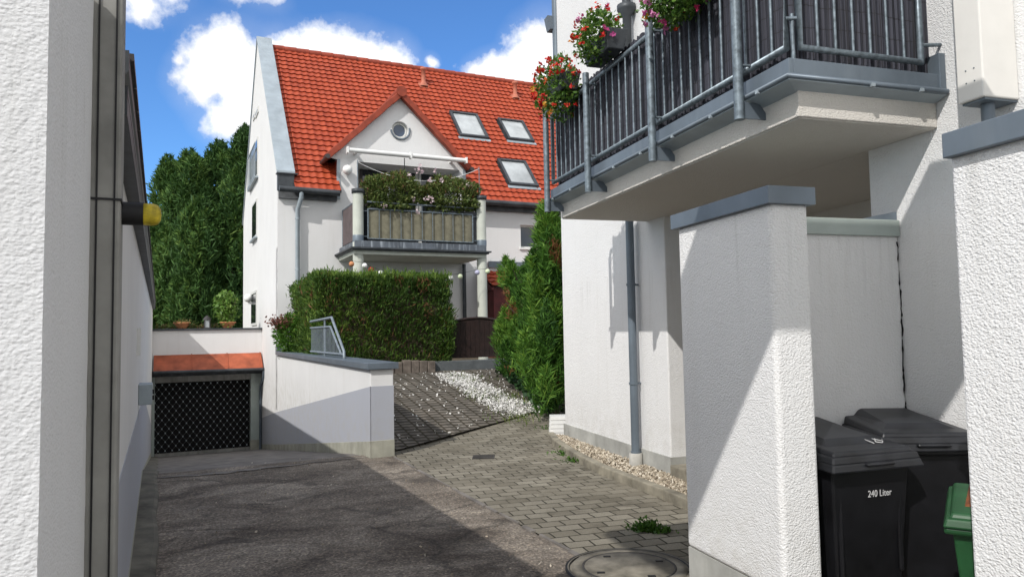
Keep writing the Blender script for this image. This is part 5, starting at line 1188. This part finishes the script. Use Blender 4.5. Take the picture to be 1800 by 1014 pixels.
# gate
zg0, zgs, zgm = H.onB(830, 632, 14.75)[2], H.onB(797, 567, 14.75)[2], H.onB(835, 559, 14.75)[2]
t = thing('garden_gate', 'dark brown wooden garden gate with an arched top between the two hedges', 'gate', H, ((g0+g1)/2, 14.75, zg0))
def arch(u): return zgs+(zgm-zgs)*(1-((u-(g0+g1)/2)/((g1-g0)/2))**2)
mb = MB(); nb_ = 11
for i in range(nb_):
    a, b = g0+(g1-g0)*i/nb_, g0+(g1-g0)*(i+1)/nb_-.008; mb.prism([(a, 14.75, zg0+.05), (b, 14.75, zg0+.05), (b, 14.75, arch(b)-.03), (a, 14.75, arch(a)-.03)], (0, .025, 0))
obj('boards', mb, M['wood_dark'], t)
mb = MB(); mb.tube([(g0+(g1-g0)*i/16, 14.76, arch(g0+(g1-g0)*i/16)) for i in range(17)], .03, 8); mb.box(g0, g1, 14.775, 14.81, zg0+.1, zg0+.18); mb.box(g0, g1, 14.775, 14.81, zgs-.25, zgs-.17); obj('frame', mb, M['wood_dark'], t)
for a in (g0-.06, g1+.06): mb = MB(); mb.box(a-.045, a+.045, 14.72, 14.81, .5, zgs+.05); obj('post', mb, M['wood_dark'], t)
# right hedge and tall conifer, grown from upright plumes
def plumes(name, label, cat, mat, base, pl, n, ln, wd, group=None, trunk=.06, brown=0):
    """crown = many pointed upright plumes (x, y, z0, height, radius)"""
    t = thing(name, label, cat, W, base, group); CC, AA, TT = [], [], []
    hs_ = np.array([p[3]*p[4] for p in pl]); hs_ = hs_/hs_.sum()
    for (x, y, z0, h, r), w in zip(pl, hs_):
        k = max(40, int(n*w)); u = RNG.random(k)**.85; an = RNG.random(k)*2*np.pi
        prof = np.minimum(1, (1-u)*1.7)**.75*np.minimum(1, .45+u*2.2)
        rr = r*prof*(.62+.45*RNG.random(k)**.6); rr *= 1+.22*np.sin(an*3+z0*9+u*11)
        P = np.column_stack([x+rr*np.cos(an), y+rr*np.sin(an), z0+h*u+RNG.normal(0, .02, k)])
        CC.append(P); AA.append(np.column_stack([np.cos(an)*.75, np.sin(an)*.75, np.full(k, .8)])); TT.append(np.clip(RNG.normal(.45+.24*math.sin(x*5+y*7+z0*3), .17, k), 0, .93))
    C, A, T = np.vstack(CC), np.vstack(AA), np.hstack(TT)
    if brown: b = (fbm3(C*1.0+3, 1.7) > 1.0-brown); T[b & (RNG.random(len(T)) < .7)] = .985
    for (bx, by, yy, br_) in (BROWN if brown else ()):
        c9 = W.onB(bx, by, yy); d9 = np.linalg.norm((C-c9)/np.array([1, 1.6, 1.5]), axis=1); T[(d9 < br_) & (RNG.random(len(T)) < .8)] = .985
    quads_obj('crown', leafquads(C, A, ln, wd, .5), T, M[mat], t)
    x, y = base[0], base[1]; top = max(p[2]+p[3] for p in pl)
    mb = MB(); mb.tube([(x, y, base[2]-.1), (x+.03, y, base[2]+(top-base[2])*.5), (x, y+.02, base[2]+(top-base[2])*.85)], [trunk, trunk*.7, trunk*.25], 8)
    for i in range(8):
        z = base[2]+(top-base[2])*(.15+.08*i); an = i*2.4; mb.tube([(x, y, z), (x+math.cos(an)*.3, y+math.sin(an)*.3, z+.35)], [trunk*.35, trunk*.12], 5)
    obj('trunk', mb, M['bark'], t); return t
BROWN = ((974, 445, 11.9, .16), (982, 460, 11.9, .12), (884, 520, 14.9, .16), (900, 545, 14.4, .14), (980, 660, 11.7, .13), (912, 600, 14.2, .10))
rnd = random.Random(21)
def at(px, y): return (px-900)/F_PX*y
pl = []
for i in range(90):
    f = rnd.random(); y = 15.3-2.6*f; px = 905+50*f; x = at(px, y)+rnd.gauss(0, .20); z0 = lanez(0, y)+.30*(1-f)+.15+rnd.random()*1.7
    pl.append((x, y+rnd.gauss(0, .2), z0, rnd.uniform(.45, .75), rnd.uniform(.14, .22)))
plumes('conifer_hedge', 'lower fresh green conifer hedge right of the garden gate', 'hedge', 'thuja_bright', (at(915, 14.4), 14.4, .6), pl, 40000, .17, .020, brown=.12)
pl = []
yT = 12.1
for i in range(150):
    u = rnd.random(); px = 965+rnd.gauss(0, 17)*(1.35-u*.8); z = .45+u*2.75; hgt = rnd.uniform(.5, .8)
    y = yT+rnd.gauss(0, .30)*(1.2-u*.7); pl.append((at(px, y), y, z-.1 if z+hgt < 3.75 else 3.75-hgt, hgt, rnd.uniform(.13, .20)*(1.2-.5*u)))
for i in range(60):
    u = rnd.random(); y = 11.75+rnd.gauss(0, .2); px = 968+rnd.gauss(0, 13); pl.append((at(px, y), y, .25+u*1.3, rnd.uniform(.5, .8), rnd.uniform(.10, .16)))
plumes('tall_conifer', 'tall bright green conifer pressed against the corner of the right building', 'conifer', 'thuja_bright', (at(975, 12.0), 12.0, .15), pl, 46000, .17, .020, trunk=.05, brown=.10)
# ivy on the verge at the hedge foot
k = 2600; f = RNG.random(k); y = 15.4-3.3*f; px = 885+85*f+RNG.normal(0, 9, k); x = (px-900)/F_PX*y
z = np.array([max(surf(*H.loc(np.array([a, b, 0]))[:2]), .2) for a, b in zip(x, y)])+.03+np.abs(RNG.normal(0, .11, k))
M['ivy'] = tinted('ivy', [(0, (.015, .04, .015)), (.7, (.035, .085, .03)), (1, (.06, .12, .04))], .4, .2)
quads_obj('ivy', leafquads(np.column_stack([x, y, z]), np.tile([0, -.4, .6], (k, 1)), .08, .07, .8), RNG.random(k), M['ivy'], fr=W, kind='stuff', label='dark ivy creeping at the foot of the right hedge', cat='ivy')
k = 900; s_ = RNG.random(k); tt = RNG.random(k); edge = [(820, 668), (850, 700), (905, 738), (960, 722), (905, 705), (948, 715)]
cc = [H.plane(*edge[int(i*6) % 6], C_*.5+B_*.5, np.cross(B_-A_, C_-B_)/np.linalg.norm(np.cross(B_-A_, C_-B_))) for i in s_]
P = np.array([[c[0]+RNG.normal(0, .22), c[1]+RNG.normal(0, .28), 0] for c in cc]); P[:, 2] = [surf(p[0], p[1])+.03 for p in P]
M['weed'] = tinted('weed', [(0, (.05, .09, .015)), (.6, (.11, .17, .03)), (1, (.24, .26, .08))], .6, .3)
quads_obj('grass', leafquads(P, np.tile([0, 0, 1.], (k, 1)), .10, .012, .5), RNG.random(k), M['weed'], fr=H, kind='stuff', label='thin grass growing along the white gravel strip', cat='grass')
def weed(px, py, n, r, h, label, flat=False):
    c = W.onZ(px, py, .0); t = thing('weed', label, 'weed', W, (c[0], c[1], .0))
    d = RNG.normal(0, 1, (n, 3))*np.array([r, r*.6, 0]); P = c+d; P[:, 2] = .01+np.abs(RNG.normal(0, h, n))
    quads_obj('leaves', leafquads(P, np.column_stack([d[:, 0]*3, d[:, 1]*3, np.full(n, .6)]), .05, .018, .6), .5*RNG.random(n), M['leaf_pot'], t)
weed(1136, 933, 420, .055, .03, 'green weed tuft growing in the brick paving beside the manhole')
weed(1162, 936, 90, .05, .01, 'flat sprig of weed right beside the bigger green tuft')
weed(968, 764, 260, .10, .07, 'broad leaved green weed by the white planter at the kerb end')
weed(998, 800, 160, .10, .03, 'small weed clump on the kerb at the start of the pebble strip')
weed(1015, 812, 120, .08, .02, 'sparse weed on the kerb just right of the small clump')
# trees behind the garage: columnar cypresses of many plumes
def cyp(px, y, pytop, wpx, label, dens=1.0, seed=0):
    rd = random.Random(seed); x = at(px, y); zt_ = W.onB(px, pytop, y)[2]; r = wpx/F_PX*y/2; zb = 1.0; pl = []
    pl.append((x, y, zt_-2.4, 2.4, .42))
    n_ = int(95*dens)
    for i in range(n_):
        u = rd.random()**.8; an = rd.random()*6.283; env = r*min(1, (1.06-u)*2.9)**.75
        q = env*rd.random()**.33*1.05; hgt = rd.uniform(1.1, 2.5)*(1-.35*u); z = zb+(zt_-zb-hgt)*u
        pl.append((x+q*math.cos(an), y+q*math.sin(an), z, hgt, rd.uniform(.22, .46)))
    return plumes('cypress_tree', label, 'tree', 'cypress', (x, y, zb), pl, int(23000*dens), .32, .050, 'cypresses behind the garage', .16, brown=.0)
cyp(428, 31, 219, 62, 'tallest pointed cypress beside the gable of the house', 1.0, 1)
cyp(378, 33, 246, 86, 'pointed cypress second in height, left of the tallest one', 1.1, 2)
cyp(334, 32, 262, 89, 'rounded cypress in the middle of the tree group behind the garage', 1.1, 3)
cyp(297, 33, 273, 75, 'blunt topped cypress at the left of the tree group', 1.0, 4)
cyp(278, 30, 392, 81, 'lower broad cypress behind the yellow bar end at the far left of the trees', .9, 5)
cyp(352, 28.5, 345, 86, 'lower cypress in front of the tree group above the garden lantern', 1.0, 6)
cyp(405, 29, 330, 81, 'lower cypress in front of the tallest one near the gable', .9, 7)
cyp(318, 29.5, 400, 89, 'short cypress in front of the tree group above the left clay bowl', .9, 8)
cyp(240, 33, 420, 81, 'cypress mostly hidden behind the long white side wall', .7, 9)
# ------------------------------------------------------------------ sky with cumulus, sun, camera
world = bpy.data.worlds.new('World'); scene.world = world; world.use_nodes = True; nt = world.node_tree; nt.nodes.clear()
sd = -L; el = math.asin(sd[2]); az = math.atan2(sd[0], sd[1])
out = nd(nt, 'ShaderNodeOutputWorld'); bg = nd(nt, 'ShaderNodeBackground'); nt.links.new(bg.outputs[0], out.inputs[0])
sky = nd(nt, 'ShaderNodeTexSky', sky_type='NISHITA'); sky.sun_disc = False; sky.sun_elevation = el; sky.sun_rotation = az % (2*math.pi)
sky.air_density = 1.0; sky.dust_density = .3; sky.ozone_density = 2.0; sky.altitude = 200
tc = nd(nt, 'ShaderNodeTexCoord'); nrm = nd(nt, 'ShaderNodeVectorMath', operation='NORMALIZE'); nt.links.new(tc.outputs['Generated'], nrm.inputs[0]); dirv = nrm.outputs[0]
sp = nd(nt, 'ShaderNodeSeparateXYZ'); nt.links.new(dirv, sp.inputs[0])
azn = math_(nt, 'ARCTAN2', sp.outputs[0], sp.outputs[1]); eln = math_(nt, 'ARCSINE', sp.outputs[2])
def azel(px, py):
    d = ray(px, py); d = d/np.linalg.norm(d); return math.atan2(d[0], d[1]), math.asin(d[2])
# cloud masses: (px, py, half width, half height, strength) turned into compass directions
blobs = [(402, 115, 66, 70, 1), (352, 150, 52, 46, .9), (425, 190, 56, 54, .9), (500, 108, 66, 50, 1), (600, 102, 98, 52, 1), (682, 112, 48, 42, .85), (395, 215, 48, 40, .8),
         (880, 130, 62, 36, .9), (945, 95, 56, 66, 1), (1010, 130, 60, 60, .9), (250, 6, 56, 30, .46), (470, -2, 40, 24, .52), (415, -10, 36, 18, .5), (300, 0, 45, 20, .34), (315, 108, 16, 12, .6), (758, 110, 14, 14, .5),
         (-300, 60, 260, 120, .9), (1700, 60, 260, 120, .8), (2300, 200, 300, 120, .9), (-900, 250, 300, 110, .8)]
nz = nd(nt, 'ShaderNodeTexNoise'); nz.inputs['Scale'].default_value = 13; nz.inputs['Detail'].default_value = 8; nz.inputs['Roughness'].default_value = .60
nt.links.new(dirv, nz.inputs['Vector'])
nz2 = nd(nt, 'ShaderNodeTexNoise'); nz2.inputs['Scale'].default_value = 5.5; nz2.inputs['Detail'].default_value = 6; nz2.inputs['Roughness'].default_value = .55; nt.links.new(dirv, nz2.inputs['Vector'])
mask = None
extra = [(2.3, .55, 1.4, .8, 1.3), (-1.75, .5, 1.1, .65, 1.3), (1.5, .8, .9, .6, 1.2), (-2.6, .95, 1.2, .5, 1.2), (.2, 1.2, 1.5, .36, 1.1), (2.9, .3, 1.0, .5, 1.2), (-1.2, .95, .9, .5, 1.2), (-2.9, .35, .9, .5, 1.2)]  # unseen clouds added overhead and behind the camera for brighter, more neutral fill
for (a0, e0, sa, se, st) in [(*azel(px, py), hw/F_PX*1.45, hh/F_PX*1.45, st) for (px, py, hw, hh, st) in blobs] + extra:
    x = math_(nt, 'DIVIDE', math_(nt, 'SUBTRACT', azn, a0), sa); y = math_(nt, 'DIVIDE', math_(nt, 'SUBTRACT', eln, e0), se)
    r2 = math_(nt, 'ADD', math_(nt, 'MULTIPLY', x, x), math_(nt, 'MULTIPLY', y, y))
    m = math_(nt, 'MULTIPLY', math_(nt, 'SUBTRACT', 1.0, math_(nt, 'SQRT', r2)), st)
    mask = m if mask is None else math_(nt, 'SMOOTH_MAX', mask, m, .25)
dens = math_(nt, 'ADD', mask, math_(nt, 'MULTIPLY', math_(nt, 'SUBTRACT', nz.outputs['Fac'], .5), 1.55))
cov = ramp(nt, dens, [(.20, (0, 0, 0)), (.46, (1, 1, 1))]).outputs[0]
wisp = math_(nt, 'MULTIPLY', ramp(nt, math_(nt, 'ADD', mask, math_(nt, 'SUBTRACT', nz2.outputs['Fac'], .5)), [(.0, (0, 0, 0)), (.5, (1, 1, 1))]).outputs[0], .16)
cov = math_(nt, 'MAXIMUM', cov, wisp)
ccol = ramp(nt, math_(nt, 'ADD', math_(nt, 'MULTIPLY', nz2.outputs['Fac'], .9), math_(nt, 'MULTIPLY', dens, .12)), [(.30, (5.6, 6.3, 7.4)), (.52, (9.0, 9.2, 9.6)), (.7, (10.0, 10.0, 10.0))])
e = ccol.color_ramp.elements
for x, c in zip(e, ((.54, .57, .63), (.86, .87, .89), (1, .995, .985))): x.color = (*c, 1)
SKYS = .14
cs_ = nd(nt, 'ShaderNodeVectorMath', operation='SCALE'); nt.links.new(ccol.outputs[0], cs_.inputs[0]); cs_.inputs['Scale'].default_value = CLOUD/SKYS
hue = nd(nt, 'ShaderNodeMix', data_type='RGBA', blend_type='MULTIPLY'); hue.inputs[0].default_value = 1; nt.links.new(sky.outputs[0], hue.inputs[6]); hue.inputs[7].default_value = (*SKYTINT, 1)
col = mixc(nt, hue.outputs[2], cs_.outputs[0], cov)
nt.links.new(col, bg.inputs[0]); bg.inputs[1].default_value = SKYS
sun = bpy.data.lights.new('sun', 'SUN'); sun.energy = SUNE; sun.angle = R_(.53); sun.color = (1.0, .965, .92)
so = bpy.data.objects.new('sun', sun); COL.objects.link(so); so.rotation_euler = Vector(L).to_track_quat('-Z', 'Y').to_euler(); so.location = (-10, -16, 20)
cam = bpy.data.cameras.new('camera'); cam.sensor_fit = 'HORIZONTAL'; cam.sensor_width = 36; cam.lens = 36*F_PX/1800; cam.clip_start = .05; cam.clip_end = 900
cam.shift_y = 0
co = bpy.data.objects.new('camera', cam); COL.objects.link(co)
Mx = Matrix(((CR[0], CU[0], -CF[0], EYE[0]), (CR[1], CU[1], -CF[1], EYE[1]), (CR[2], CU[2], -CF[2], EYE[2]), (0, 0, 0, 1))); co.matrix_world = Mx
scene.camera = co
scene.view_settings.view_transform = 'Standard'; scene.view_settings.look = 'None'; scene.view_settings.exposure = EXPO; scene.view_settings.gamma = 1
scene.cycles.max_bounces = 8; scene.cycles.diffuse_bounces = 5; scene.cycles.use_denoising = True
scene.render.film_transparent = False
